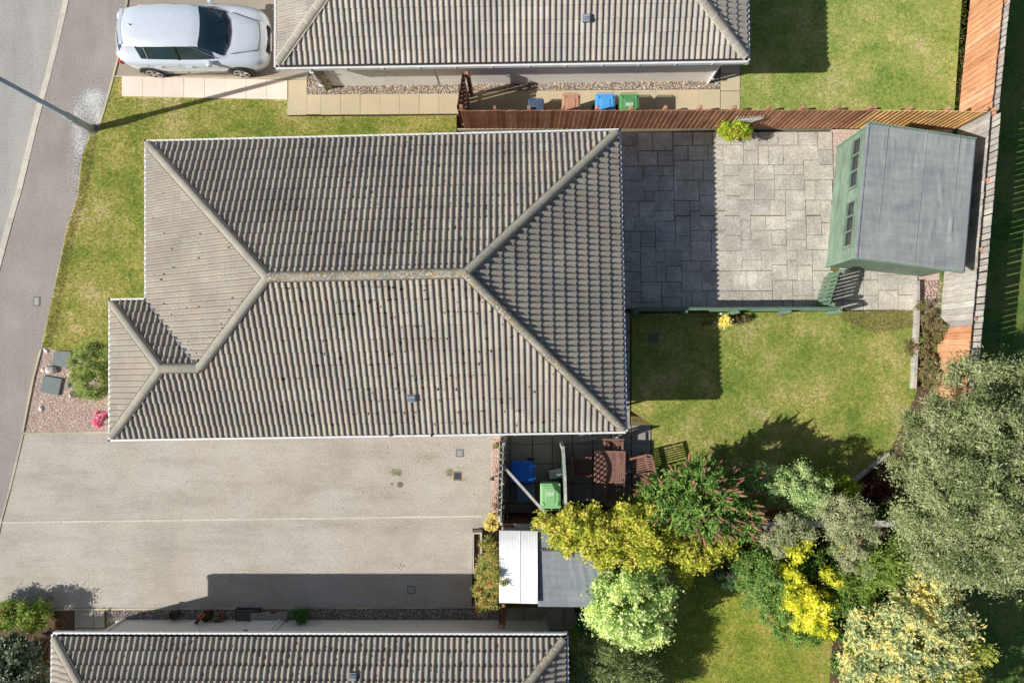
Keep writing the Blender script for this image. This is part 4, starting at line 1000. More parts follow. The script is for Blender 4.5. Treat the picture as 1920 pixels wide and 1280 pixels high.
b = MB(); b.beam((x0_-.01, -.09, rz_(x0_)-.02), (x0_-.01, SL-.03, rz_(x0_)-.02), .03, .12); b.obj('fascia', M['felt2'], sh)
for y_ in (-.1, SL-.02):
    b = MB(); b.beam((x0_, y_, rz_(x0_)-.03), (x1_, y_, rz_(x1_)-.03), .03, .1); b.obj('bargeboard', M['trimgreen'], sh)
for k, x in enumerate((.38, 1.42, 2.3)):
    b = MB(); b.box((x+k*.05, SL/2, rz_(x+k*.05)+.028), (.014, SL-.04, .008), -.01); b.obj('felt_lap', M['felt'], sh)

# ------------------------------------------------------------------ lean-to and felt shed at the bottom
M['sheetwhite'] = plain('white_roof_sheet', (.86, .86, .85), .5)
c0, c1, c2, c3 = at(938, 994, 2.05), at(1010, 994, 2.1), at(1008, 1132, 2.1), at(936, 1128, 2.05)
lt = empty('lean_to', (c3.x, c3.y, 0), 0, 'store with a white corrugated roof next to the white planter', 'outbuilding')
WL = c1.x-c0.x; HL = c0.y-c3.y
n_ = 150; V = []
for k in range(n_+1):
    x = WL*k/n_; z = 2.05+.05*k/n_+.0008*math.sin(k*2*math.pi/ (n_/ (WL/.076)) )
    V += [(x, -.02, z), (x, HL, z)]
q = MB(); q.v = V; q.f = [(2*k, 2*k+2, 2*k+3, 2*k+1) for k in range(n_)]; q.m = [0]*n_
o_ = q.obj('roof_sheet', M['sheetwhite'], lt, smooth=True); m_ = o_.modifiers.new('solid', 'SOLIDIFY'); m_.thickness = .006
q = MB(); q.box((WL*.54, HL/2, 2.084), (.014, HL, .010)); q.obj('fixing_strip', M['upvc'], lt)
q = MB()
for x, y, w_, d_ in ((.1, HL/2, .04, HL-.1), (WL/2, .08, WL-.16, .04), (WL/2, HL-.08, WL-.16, .04)): q.box((x, y, 1.0), (w_, d_, 2.0))
q.obj('wall', M['oldwood'], lt)
k0, k1, k2, k3 = at(1011, 990, 2.0), at(1145, 995, 2.0), at(1140, 1142, 1.9), at(1009, 1136, 1.95)
fs_ = empty('felt_shed', (k3.x, k3.y, 0), 0, 'shed with a flat grey felt roof partly under the round pale green tree', 'shed')
q = MB(); WF, HF = k1.x-k0.x, k0.y-k3.y
rf = []; nx, ny = 40, 40
for j in range(ny+1):
    for i_ in range(nx+1):
        x = WF*i_/nx; y = HF*j/ny; z = 1.98+.05*j/ny+.008*math.exp(-((y-HF*.58)/.03)**2)
        for cx_ in (.95, 1.2, 1.45): z += .02*math.exp(-((x-cx_-.06*math.sin(y*4))/.03)**2)*math.exp(-((y-HF*.5)/.35)**2)
        rf.append((x, y, z))
q.v = rf; q.f = [(j*(nx+1)+i_, j*(nx+1)+i_+1, (j+1)*(nx+1)+i_+1, (j+1)*(nx+1)+i_) for j in range(ny) for i_ in range(nx)]; q.m = [0]*len(q.f)
o_ = q.obj('roof_felt', M['felt2'], fs_, smooth=True); m_ = o_.modifiers.new('solid', 'SOLIDIFY'); m_.thickness = .03
q = MB(); q.box((WF/2, HF*.735, 2.035), (WF-.04, .07, .03)); q.obj('roof_batten', wood_mat('dark_batten', [A(92, 86, 84)], 'X'), fs_)
q = MB(); q.box((WF/2, HF/2, .97), (WF-.16, HF-.16, 1.94)); q.obj('wall', M['oldwood'], fs_)
# side screen and post of the lower passage
fence('passage_screen', 'dark upright screen closing the passage between lean-to and bottom house', at(938, 1180, 1.6), at(938, 1132, 1.6), 1.5, .12, .1, .02, M['darkwood'], 1, posts=.6, rails=(.4, 1.2))
q = MB(); a_ = at(1021, 1152, .0); q.tube([(a_.x, a_.y, 0), (a_.x, a_.y, 2.1), (a_.x+.02, a_.y-.2, 2.35)], .05, 10); q.obj('soil_pipe', M['upvc_grey'], None, label='grey upright soil pipe beside the wall of the bottom house', cat='pipe')

# ------------------------------------------------------------------ street lamp
b0 = at(174, 243)
lp = empty('street_lamp', (b0.x, b0.y, 0), 0, 'grey street lamp column standing at the corner of the front lawn', 'street lamp')
M['galv'] = plain('galvanised_steel', A(176, 186, 192), .5, .1)
b = MB(); b.tube([(0, 0, -.1), (0, 0, 1.2), (0, 0, 1.22), (0, 0, 6.6)], [.105, .1, .075, .055], 16); b.obj('column', M['galv'], lp, smooth=True)
b = MB(); b.lathe([(.16, .0), (.16, .03), (.11, .05)], (0, 0, 0)); b.obj('base_plate', M['mhole'], lp)
b = MB(); b.box((0, -.1, .75), (.1, .02, .5)); b.obj('access_door', M['galv'], lp)
b = MB(); b.tube([(0, 0, 6.6), (-.3, .05, 6.75), (-.7, .1, 6.8)], .03, 8); b.obj('bracket', M['galv'], lp)
b = MB(); b.box((-.95, .13, 6.8), (.6, .22, .12), -.1, 0, .8); b.obj('lantern', M['upvc_grey'], lp, bevel=.02)
# pale grit scattered round the lamp
def scatter(name, label, spots, mat, r, seed, cat='grit', z=.004, flat=.5):
    rng = np.random.default_rng(seed); P = []
    for (px, py, sx, sy, n) in spots:
        a = rng.normal(size=(n, 2))*[sx, sy]+[px, py]; P += [tuple(at(x, y)[:2]) for x, y in a]
    P = np.array(P); n = len(P); base = np.array([(1,0,0),(-1,0,0),(0,1,0),(0,-1,0),(0,0,1),(0,0,-1)], float)
    V = base[None]*rng.uniform(.6, 1.3, (n, 6, 1))*rng.uniform(.5, 1.3, (n, 1, 1))*r; V[:, :, 2] *= flat; V[:, :, :2] += P[:, None]; V[:, :, 2] += z
    F = (OCT[None]+6*np.arange(n)[:, None, None]).reshape(-1, 3); return tag(np_mesh(name, V.reshape(-1, 3), F, mat), label, cat, None, 'stuff')
M['salt'] = rough_mat('white_grit', A(236, 236, 232), .06, 3, 40, .1)
scatter('spilt_grit', 'white grit spilt over the pavement around the lamp column', [(172, 196, 13, 16, 3200), (146, 226, 7, 18, 1700), (150, 272, 8, 18, 1900), (178, 180, 10, 8, 1200), (140, 330, 8, 26, 600), (184, 215, 4, 14, 900)], M['salt'], .010, 41)

# covers, drains and weeds in the drive
M['covgrey'] = plain('worn_cover', A(156, 154, 150), .6)
def cover(name, label, px, py, w, d, mat, cat, rz=0, frame_=None, z=.003, round_=False):
    c = at(px, py); r_ = empty(name, (c.x, c.y, z), rz, label, cat)
    b = MB()
    if round_: b.lathe([(0.001, .006), (w/2, .006), (w/2, -.02)], n=20); b.obj('lid', mat, r_)
    else:
        b.box((0, 0, .0), (w, d, .02)); b.obj('lid', mat, r_)
        b = MB()
        for s in (-1, 1):
            b.box((s*(w/2+.016), 0, .0), (.024, d+.056, .016)); b.box((0, s*(d/2+.016), .0), (w, .024, .016))
        b.obj('frame', frame_ or M['mhole'], r_)
    return r_
M['steelcov'] = plain('steel_cover', A(176, 180, 178), .4, .3)
cover('inspection_cover', 'pale square inspection cover in the driveway near the eaves', 862, 849, .17, .17, M['steelcov'], 'manhole cover')
dg = cover('drain_gully', 'small black drain grate with orange rim in the driveway', 858, 892, .2, .22, M['lead'], 'drain', frame_=rough_mat('clay_rim', A(176, 140, 104), .2, 5, 30, .2))
b = MB()
for k in range(5): b.box((-.08+k*.04, 0, .014), (.014, .18, .01))
b.obj('grate', M['rubber'], dg)
cover('round_cover', 'round dark cap in the driveway', 750, 908, .17, .17, M['mhole'], 'cap', round_=True)
cover('round_cover', 'tiny round cap left of the larger round cap', 735, 907, .07, .07, M['mhole'], 'cap', round_=True)
cover('inspection_cover', 'small square cover in the shaded strip of the driveway', 771, 1105, .17, .17, M['steelcov'], 'manhole cover')
cover('stopcock_cover', 'small grey cover plate set in the brown pavement', 69, 565, .14, .22, M['covgrey'], 'cover plate')
cover('inspection_cover', 'dark cover sunk in the shaded turf near the house', 1225, 634, .2, .18, M['mhole'], 'manhole cover', z=.024)
grass([tuple(v) for v in gp([(736, 878), (752, 880), (752, 892), (736, 890)])], 4000, .02, M['bl_mid'], .004, 51, 'moss and weeds on the driveway left of the drain')
grass([tuple(v) for v in gp([(838, 880), (848, 878), (850, 892), (838, 892)])], 4000, .02, M['bl_mid'], .004, 52, 'moss tuft beside the drain grate')

for i_, (px, py, n_) in enumerate(((735, 885, 90), (800, 862, 160), (842, 884, 60), (870, 893, 90), (770, 893, 60))):
    pass
stain = []
rng = np.random.default_rng(77)
for (px, py, sx, sy, n_) in ((738, 884, 8, 4, 260), (806, 858, 14, 8, 420), (842, 886, 5, 5, 160), (866, 878, 10, 4, 140), (874, 900, 10, 6, 160), (910, 912, 8, 18, 120), (640, 885, 60, 14, 60)):
    stain += [(px, py, sx, sy, n_)]
scatter('drive_moss', 'scattered olive moss on the upper right part of the driveway', stain, M['bl_mid'], .010, 78, 'moss', z=.003, flat=.3)
scatter('debris', 'dark leaf litter scattered over the driveway', [(800, 840, 40, 14, 16), (750, 900, 60, 30, 14), (600, 1060, 200, 20, 18), (500, 900, 240, 50, 16), (753, 1060, 3, 3, 12)], M['bark'], .016, 79, 'litter', z=.003, flat=.4)

# ------------------------------------------------------------------ car
def smooth_tab(tab, n):
    """Catmull-Rom through rows of numbers"""
    tab = np.array(tab, float); t = np.linspace(0, len(tab)-1, n); out = []
    for u in t:
        i = min(int(u), len(tab)-2); f = u-i
        p0, p1, p2, p3 = tab[max(i-1, 0)], tab[i], tab[i+1], tab[min(i+2, len(tab)-1)]
        out.append(.5*((2*p1)+(-p0+p2)*f+(2*p0-5*p1+4*p2-p3)*f*f+(-p0+3*p1-3*p2+p3)*f**3))
    return np.array(out)
cw = at(218, 70, .8); cn = at(514, 72, .5)
car = empty('parked_car', (cw.x+.05, (at(300, 4, .9).y+at(300, 137, .35).y)/2-.02, 0.004), R(-.4), 'silver five door hatchback parked with its nose under the eaves of the top house', 'car')
M['paint'] = plain('silver_paint', A(222, 230, 239), .22, .12, .6, coat=.9)
M['tint'], tn, tl, tb_ = new_mat('tinted_glass', .05, spec=.7); tb_.inputs['Base Color'].default_value = (.018, .040, .058, 1)
M['trim'] = plain('black_trim', (.014, .014, .015), .45)
M['alloy'] = plain('alloy', A(206, 206, 204), .3, .6)
M['redlens'] = plain('red_lens', (.5, .02, .02), .2)
M['clear'] = plain('clear_lens', A(200, 206, 210), .12, .3)
LC = 4.30; HWd = .885
# station rows: x, half width at sill, half width at shoulder, sill z, shoulder z, glass foot half width, glass foot z, roof-edge half width, roof-edge z, centre z
st_ = [(0.0, .46, .50, .38, .74, .44, .88, .40, .92, .93), (0.07, .62, .68, .30, .81, .60, .97, .54, 1.01, 1.02), (0.34, .77, .82, .22, .86, .70, 1.00, .52, 1.30, 1.33), (0.62, .83, .865, .20, .90, .76, 1.0, .54, 1.385, 1.425), (0.95, .86, .885, .19, .92, .79, 1.0, .57, 1.42, 1.46), (1.5, .87, .89, .19, .93, .80, .99, .575, 1.44, 1.485),
       (2.1, .87, .89, .19, .92, .80, .97, .575, 1.43, 1.48), (2.68, .87, .885, .19, .91, .79, .96, .56, 1.375, 1.425), (3.02, .87, .88, .19, .90, .77, .96, .60, 1.16, 1.21), (3.30, .865, .875, .19, .88, .74, .94, .63, .965, 1.005), (3.55, .85, .86, .20, .86, .70, .91, .55, .94, .965), (3.85, .82, .83, .22, .81, .66, .86, .48, .89, .91), (4.08, .76, .78, .26, .74, .60, .79, .40, .82, .835), (4.22, .66, .69, .30, .62, .52, .69, .34, .72, .73), (4.29, .50, .52, .36, .55, .42, .60, .28, .61, .61)]
ST = smooth_tab(st_, 57)
V = []; NP = 11
for (x, ws, wh, zs, zh, wg, zg, wr, zr_, zc) in ST:
    zm = zs+(zh-zs)*.5
    fb = -.20*max(0, min(1, (x-2.2)/.6)) if x > 2.2 else .16*max(0, min(1, (1.1-x)/.6))
    sx = lambda y: x+fb*(abs(y)/.8)**2
    V.append([(x, 0, zs), (x, ws*.9, zs), (x, ws, zs+.06), (x, max(ws, wh)*1.005, zm), (x, wh, zh), (x, wg+.015, zg-.015), (sx(wg)*.5+x*.5, wg-.02, zg+.005), (sx(wr), wr+.02, zr_-.03), (sx(wr), wr-.03, zr_+.005), (sx(wr*.5), wr*.5, zc-.012), (x, 0, zc)])
parts = {'body': MB(), 'windscreen': MB(), 'rear_window': MB(), 'roof': MB(), 'bonnet': MB()}
sides = {1: MB(), -1: MB()}
for i_ in range(len(V)-1):
    x = (V[i_][0][0]+V[i_+1][0][0])/2
    for k in range(NP-1):
        nm = 'body'
        if 7 <= k or k == 6:
            if 2.72 < x < 3.28 and k >= 7: nm = 'windscreen'
            elif .10 < x < .36 and k >= 7: nm = 'rear_window'
            elif .36 <= x <= 2.72 and k >= 7: nm = 'roof'
            elif 3.34 < x < 4.12 and k >= 7: nm = 'bonnet'
        for s in (1, -1):
            q = [(p[0], p[1]*s, p[2]) for p in (V[i_][k], V[i_+1][k], V[i_+1][k+1], V[i_][k+1])]
            tgt = parts[nm]
            if k == 6 and .78 < x < 3.02: tgt = sides[s]
            tgt.add(q, [(0, 1, 2, 3)] if s < 0 else [(3, 2, 1, 0)])
def weld(o, d=.002, ang=40):
    bm = bmesh.new(); bm.from_mesh(o.data); bmesh.ops.remove_doubles(bm, verts=bm.verts, dist=d); bmesh.ops.recalc_face_normals(bm, faces=bm.faces); bm.to_mesh(o.data); bm.free()
    o.data.polygons.foreach_set('use_smooth', [True]*len(o.data.polygons))
for s in (1, -1): weld(sides[s].obj('side_window', M['tint'], car))
b0_ = MB(); 
for e in (0, -1):
    pts = V[e]; v = [(p[0], p[1], p[2]) for p in pts]+[(p[0], -p[1], p[2]) for p in pts[1:-1][::-1]]; parts['body'].add(v, [tuple(range(len(v)))])
bo = parts['body'].obj('body', M['paint'], car); weld(bo)
weld(parts['roof'].obj('roof', M['paint'], car)); weld(parts['bonnet'].obj('bonnet', M['paint'], car))
weld(parts['windscreen'].obj('windscreen', M['tint'], car)); weld(parts['rear_window'].obj('rear_window', M['tint'], car))
def side_pt(x, s, k, f, out=.006):
    i_ = min(range(len(V)), key=lambda j: abs(V[j][0][0]-x)); a, c = V[i_][k], V[i_][k+1]
    return Vector((x, s*(a[1]+(c[1]-a[1])*f+out), a[2]+(c[2]-a[2])*f+out*.3))
for s in (1, -1):
    for x in (1.02, 1.88): # door pillars
        b = MB(); b.beam(side_pt(x, s, 6, .0), side_pt(x+.05, s, 6, 1.0), .07 if x > 1.5 else .025, .012); b.obj('pillar', M['trim'] if x > 1.5 else M['alloy'], car)
    b = MB()
    for x in (.95, 1.86, 2.98): 
        b.beam(side_pt(x, s, 2, .1, .002), side_pt(x, s, 3, .95, .002), .008, .006)
    b.obj('door_gap', M['trim'], car)
    b = MB()
    for x in (1.22, 2.1): b.box(side_pt(x, s, 3, .62, .015), (.19, .03, .03))
    for_h = b.obj('door_handle', M['paint'], car, bevel=.006)
    b = MB(); b.tube([side_pt(3.0, s, 6, .05), side_pt(2.4, s, 7, .0, .004), side_pt(1.7, s, 7, .0, .004), side_pt(.9, s, 7, .0, .004)], .009, 5); b.obj('window_trim', M['alloy'], car)
    c_ = side_pt(2.78, s, 5, .5, .1); b = MB(); b.box(c_+Vector((0, s*.03, .05)), (.15, .2, .13), s*-.15, 0, .8); b.obj('mirror', M['paint'], car, bevel=.03)
    for x in (.82, 3.42): # wheels
        w = empty('wheel', (x, s*.80, .315)); w.parent = car
        b = MB(); b.tube([(0, -.1, 0), (0, -.105+.02, 0), (0, .085, 0), (0, .105, 0)], [.27, .315, .315, .29], 28); b.obj('tyre', M['rubber'], w)
        b = MB(); b.tube([(0, s*.07, 0), (0, s*.108, 0)], .225, 24); b.obj('rim_well', M['trim'], w)
        b = MB()
        for k in range(5):
            a = k*2*math.pi/5+.3
            b.beam((math.cos(a)*.03, s*.118, math.sin(a)*.03), (math.cos(a)*.225, s*.112, math.sin(a)*.225), .055, .02, up=(0, 1, 0))
        n1 = 24
        for k in range(n1):
            a, a2 = 2*math.pi*k/n1, 2*math.pi*(k+1)/n1
            b.beam((math.cos(a)*.218, s*.11, math.sin(a)*.218), (math.cos(a2)*.218, s*.11, math.sin(a2)*.218), .022, .022, up=(0, 1, 0))
        b.tube([(0, s*.1, 0), (0, s*.125, 0)], .045, 12); b.obj('rim', M['alloy'], w)
        b = MB(); n1 = 18 # arch lip
        for k in range(n1):
            a, a2 = math.pi*k/n1-.12, math.pi*(k+1)/n1+.0-.12
            b.beam((x+math.cos(a)*.36, s*.868, .315+math.sin(a)*.36), (x+math.cos(a2)*.36, s*.868, .315+math.sin(a2)*.36), .05, .06, up=(0, 1, 0))
        b.obj('wheel_arch', M['trim'], car)
    b = MB(); b.box((.12, s*.70, .76), (.16, .14, .16), s*-.5, 0, .9); b.obj('tail_light', M['redlens'], car, bevel=.02)
    b = MB(); b.beam((3.93, s*.70, .765), (4.15, s*.54, .66), .12, .06); b.obj('headlight', M['clear'], car, bevel=.015)
b = MB(); b.box((4.27, 0, .52), (.06, .8, .2)); b.obj('grille', M['trim'], car, bevel=.02)
b = MB(); 
for k in range(4):   # badge of four linked rings on the grille
    for q in range(12):
        a, a2 = 2*math.pi*q/12, 2*math.pi*(q+1)/12; cy = -.09+k*.06
        b.beam((4.31, cy+math.cos(a)*.04, .56+math.sin(a)*.04), (4.31, cy+math.cos(a2)*.04, .56+math.sin(a2)*.04), .008, .008)
b.obj('badge', M['alloy'], car)
b = MB(); b.box((4.30, 0, .40), (.02, .52, .11)); b.obj('number_plate', M['upvc'], car)
b = MB(); b.box((.0, 0, .55), (.05, .6, .14)); b.obj('number_plate', plain('yellow_plate', A(230, 200, 60), .4), car)
b = MB(); b.add([(.74, -.03, 1.445), (.74, .03, 1.445), (.62, 0, 1.43), (.70, 0, 1.53)], [(0, 1, 3), (1, 2, 3), (2, 0, 3), (0, 2, 1)]); b.obj('aerial', M['paint'], car)
b = MB(); b.beam((.36, 0, 1.37), (.42, .5, 1.35), .10, .02); b.beam((.36, 0, 1.37), (.42, -.5, 1.35), .10, .02); b.obj('spoiler', M['paint'], car)
b = MB(); b.beam((3.37, -.60, .965), (4.10, -.42, .80), .012, .012); b.beam((3.37, .60, .965), (4.10, .42, .80), .012, .012); b.beam((4.10, -.42, .80), (4.14, 0, .80), .012, .012); b.beam((4.10, .42, .80), (4.14, 0, .80), .012, .012); b.obj('bonnet_gap', M['trim'], car)
for s in (.42, -.1):
    b = MB(); b.beam((3.26, s*.9, 1.03), (2.98, s-.30, 1.235), .022, .015); b.obj('wiper', M['trim'], car)
b = MB(); b.beam((3.33, 0, .995), (3.28, .34, .985), .08, .03); b.beam((3.28, .34, .985), (3.15, .62, .955), .08, .03); b.beam((3.33, 0, .995), (3.28, -.34, .985), .08, .03); b.beam((3.28, -.34, .985), (3.15, -.62, .955), .08, .03); b.obj('scuttle', M['trim'], car)

# ------------------------------------------------------------------ garden table and chairs
M['teak'] = wood_mat('teak', [A(140, 104, 92), A(152, 114, 100), A(130, 96, 86)], along='Y')
c = at(1143, 875, .74)
tb2 = empty('garden_table', (c.x, c.y, .03), R(-1.5), 'square slatted wooden garden table on the terrace', 'table')
b = MB(); b.box((0, -.42, .71), (.86, .06, .035)); b.box((0, .42, .71), (.86, .06, .035)); b.box((-.41, 0, .71), (.05, .78, .035)); b.box((.41, 0, .71), (.05, .78, .035)); b.box((0, 0, .71), (.77, .05, .033)); b.obj('frame', M['teak'], tb2)
q = MB(); q.box((0, 0, 0), (.048, .355, .022)); sm = q.mesh('slat', M['teak'])
for k in range(14):
    for y_ in (-.207, .207): link('slat', sm, tb2, (-.36+k*.0555, y_, .712))
for x in (-.37, .37):
    for y_ in (-.38, .38):
        q = MB(); q.box((x, y_, .345), (.06, .06, .69)); q.obj('leg', M['teak'], tb2)
def chair(label, px, py, rz):
    c = at(px, py, .42); r_ = empty('garden_chair', (c.x, c.y, .03), rz, label, 'chair', 'wooden chairs round the garden table')
    for k in range(7):
        q = MB(); q.box((-.19+k*.063, 0, .43), (.045, .42, .02)); q.obj('seat_slat', M['teak'], r_)
    q = MB()
    for y_ in (-.22, .2): q.box((0, y_, .405), (.46, .04, .04))
    for x in (-.24, .24): q.box((x, 0, .404), (.03, .42, .038))
    q.obj('seat_frame', M['teak'], r_)
    for k in range(6):
        q = MB(); q.beam((-.16+k*.064, .23, .46), (-.16+k*.064, .33, .86), .035, .018, up=(0, 1, 0)); q.obj('back_slat', M['teak'], r_)
    q = MB(); q.beam((-.26, .335, .88), (.26, .335, .88), .04, .07); q.obj('back_rail', M['teak'], r_); q = MB(); q.beam((-.22, .225, .45), (.22, .225, .45), .03, .04); q.obj('back_rail', M['teak'], r_)
    for x in (-.255, .255):
        q = MB(); q.box((x, -.2, .31), (.045, .045, .62)); q.obj('leg', M['teak'], r_)
        q = MB(); q.beam((x, .22, 0), (x, .34, .9), .045, .045); q.obj('leg', M['teak'], r_)
        q = MB(); q.box((x, .01, .63), (.06, .5, .025)); q.obj('armrest', M['teak'], r_)
    return r_
chair('wooden chair north of the table, half under the eaves', 1148, 842, 0)
chair('dark wooden chair in shade between the table and the arched lattice', 1092, 873, R(92))
chair('wooden chair south of the table beside the yellow bush', 1150, 918, R(178))
chair('sunlit wooden chair right of the table at the lawn edge', 1198, 871, R(-76))
c = at(1214, 893); b = MB(); b.prism([(c.x-.22, c.y-.25), (c.x+.2, c.y-.27), (c.x+.3, c.y+.05), (c.x+.05, c.y+.22), (c.x-.18, c.y+.12)], .0, .07); b.obj('stepping_stone', M['beige'], None, label='pale buff flagstone lying below the sunlit chair', cat='stone', bevel=.01)
c = at(1173, 882, .1); b = MB(); b.lathe([(.05, 0), (.07, .12), (.06, .12), (.0, .11)], (c.x, c.y, .03)); b.obj('small_pot', M['beige'], None, label='small pale flower pot between table and sunlit chair', cat='pot')
c = at(1117, 826, .1); b = MB(); b.beam(at(1088, 827, .06), at(1118, 821, .06), .05, .05); b.obj('loose_plank', M['palewood'], None, label='pale plank end poking out from under the eaves onto the terrace', cat='plank')

# ------------------------------------------------------------------ front bed: slates, boulders
def slate(label, quad, z):
    P = [at(x, y, z) for x, y in quad]; c = sum(P, Vector())/4
    b = MB(); b.prism([(p.x, p.y) for p in P], .01, z); return b.obj('slate_slab', M['slate'], None, label=label, cat='slate', group='slate slabs in the front bed', bevel=.006)
slate('grey slate slab nearer the driveway in the pink gravel bed', [(81, 704), (116, 710), (109, 741), (74, 734)], .08)
slate('grey slate slab at the lawn edge with a rock on its corner', [(104, 657), (134, 659), (126, 690), (95, 683)], .08)
M['rock'] = rough_mat('pale_rock', A(214, 208, 200), .25, 5, 30, .35, bmp=1); M['rockw'] = rough_mat('white_rock', A(244, 242, 240), .1, 5, 40, .1)
def rock(label, px, py, r, mat, seed, flat=.7, el=1.0, rz=0.0, name='boulder', cat='rock'):
    bm = bmesh.new(); bmesh.ops.create_icosphere(bm, subdivisions=3, radius=1); rg = random.Random(seed)
    pl = [(Vector((rg.gauss(0, 1), rg.gauss(0, 1), rg.gauss(0, 1))).normalized(), rg.uniform(.62, .9)) for _ in range(12)]
    for v in bm.verts:
        d = v.co.normalized(); k = 1.0
        for nrm, h_ in pl:
            q = d.dot(nrm)
            if q > h_: k = min(k, h_/q)
        v.co = d*k*(1+rg.uniform(-.03, .03))
    me = bpy.data.meshes.new(name); bm.to_mesh(me); bm.free(); me.materials.append(mat)
    o = bpy.data.objects.new(name, me); C.objects.link(o); c = at(px, py, r*flat*.5); o.location = (c.x, c.y, .01+r*flat*.45); o.scale = (r*el, r, r*flat); o.rotation_euler = (0, 0, rz)
    return tag(o, label, cat)
rock('knobbly white rock between the two slate slabs', 96, 693, .17, M['rock'], 1)
rock('small pinkish stone left of the knobbly rock', 82, 693, .08, M['pinkchip'], 2)
rock('elongated white stone at the pavement edge beside the lawn', 87, 658, .06, M['rockw'], 3, .6, 1.6, -.6)
rock('upright pale stone in the pink gravel near the round shrub', 135, 740, .12, M['rock'], 4, 1.4, .6)
rock('white quartz stone near the bottom of the pink gravel bed', 77, 766, .075, M['rockw'], 5)
rock('flat white stone tucked beside the upper slate slab', 133, 681, .075, M['rockw'], 6, .5, .5)
rock('brown grey broken rock in the middle of the gravel bed', 128, 722, .09, M['slate'], 7, .5)
rock('flat pink stone below the upper slate slab', 131, 702, .09, M['pinkchip'], 8, .3)
for i_, (px, py, r_) in enumerate(((1626, 938, .12), (1640, 930, .15), (1652, 922, .12), (1662, 934, .16), (1636, 915, .1), (1672, 926, .12))):
    rock(['grey boulder at the left end of the rockery under the willow', 'largest grey boulder in the shaded rockery', 'pale boulder behind the largest rockery stone', 'dark boulder at the right of the shaded rockery', 'small boulder at the top of the shaded rockery', 'rockery boulder touching the willow leaves'][i_], px, py, r_, M['slate'], 20+i_)
for i_, (px, py) in enumerate(((1352, 588), (1366, 587), (1345, 612), (1358, 616), (1340, 604))):
    rock(['white pebble against the green fence', 'second white pebble against the green fence right of the first', 'white pebble left below the yellow flowers', 'white pebble right below the yellow flowers', 'white pebble left of the yellow flowers'][i_], px, py, .035, M['rockw'], 40+i_)

# ------------------------------------------------------------------ planter, pots and doormat
M['terra'] = rough_mat('terracotta', A(176, 104, 70), .12, 4, 40, .12); M['darkpot'] = plain('dark_glazed_pot', (.03, .022, .018), .5)
M['planter'] = wood_mat('whitewashed_planter', [A(206, 200, 190)], 'Y')
a0, a1 = at(886, 998, .4), at(903, 1075, .4)
pr = empty('wooden_planter', (a0.x, a1.y, 0), 0, 'long whitewashed wooden planter beside the orange tipped shrub', 'planter')
wq, lq = a1.x-a0.x, a0.y-a1.y
for nm, cc, dd in (('side_board', (.02, lq/2, .2), (.04, lq, .4)), ('side_board', (wq-.02, lq/2, .2), (.04, lq, .4)), ('end_board', (wq/2, .02, .2), (wq-.084, .04, .39)), ('end_board', (wq/2, lq-.02, .2), (wq-.084, .04, .39))):
    b = MB(); b.box(cc, dd); b.obj(nm, M['planter'], pr)
b = MB(); b.box((wq/2, lq/2, .15), (wq-.084, lq-.084, .3)); b.obj('soil', M['bark'], pr)
def pot(label, px, py, r, h, mat, fill=True):
    c = at(px, py, h); r_ = empty('flower_pot', (c.x, c.y, .02), 0, label, 'pot', 'pots along the shaded wall')
    b = MB(); b.lathe([(r*.68, 0), (r*.95, h*.85), (r*1.06, h*.85), (r*1.06, h), (r*.9, h), (r*.86, h*.75)], n=22); b.obj('pot', mat, r_, smooth=True)
    b = MB(); b.lathe([(0.001, h*.74), (r*.86, h*.75)], n=16); b.obj('soil', M['bark'], r_); return r_
pot('brown plastic pot, leftmost along the shaded wall', 326, 1153, .13, .22, M['darkpot'])
pot('black pot beside the garden blower', 386, 1154, .15, .24, M['darkpot'])
pot('clay pot of grey succulents right of the black pot', 409, 1157, .16, .2, M['terra'])
pot('empty terracotta pot right of the doormat', 513, 1153, .12, .16, M['terra'])
pot('pot holding the bushy green fern by the wall', 563, 1157, .14, .2, M['terra'])
pot('low clay ring pot at the foot of the leftmost path', 112, 1168, .14, .08, M['terra'])
c = at(370, 1162, .5)
bl = empty('garden_blower', (c.x, c.y, .35), R(48), 'black and orange garden blower leaning on the pots', 'garden tool')
b = MB(); b.tube([(-.3, 0, -.1), (-.1, 0, 0), (.05, 0, .06)], [.035, .05, .07], 10); b.obj('nozzle', M['trim'], bl, smooth=True)
b = MB(); b.box((.1, 0, .06), (.2, .12, .12)); b.obj('motor_housing', plain('orange_plastic', A(224, 120, 50), .4), bl, bevel=.03)
b = MB(); b.tube([(.04, 0, .1), (.08, 0, .19), (.2, 0, .19), (.22, 0, .1)], .018, 8); b.obj('handle', M['trim'], bl)
M['matbrown'] = plain('mat_brown', A(120, 104, 92), .8)
c = at(464, 1154, .12); dm = empty('boot_scraper_mat', (c.x, c.y, .12), 0, 'dark slatted doormat on the step of the bottom house', 'doormat')
b = MB(); b.box((0, 0, -.06), (.72, .40, .11)); b.obj('tray', M['trim'], dm)
for k in range(9):
    b = MB(); b.box((0, -.16+k*.04, .005), (.66, .022, .02)); b.obj('slat', M['matbrown'], dm)
c = at(923, 897, .3); b = MB(); b.tube([(c.x, c.y, .0), (c.x, c.y, .3), (c.x+.03, c.y, .36)], .02, 8); b.tube([(c.x, c.y-.04, .33), (c.x, c.y+.04, .33)], .06, 12); b.obj('garden_tap', M['trim'], None, label='small black tap standard on the edge of the driveway', cat='tap')

# ------------------------------------------------------------------ vegetation
def unit(rng, n, up=0.0):
    v = rng.normal(size=(n, 3)); v[:, 2] += up; return v/np.linalg.norm(v, axis=1)[:, None]

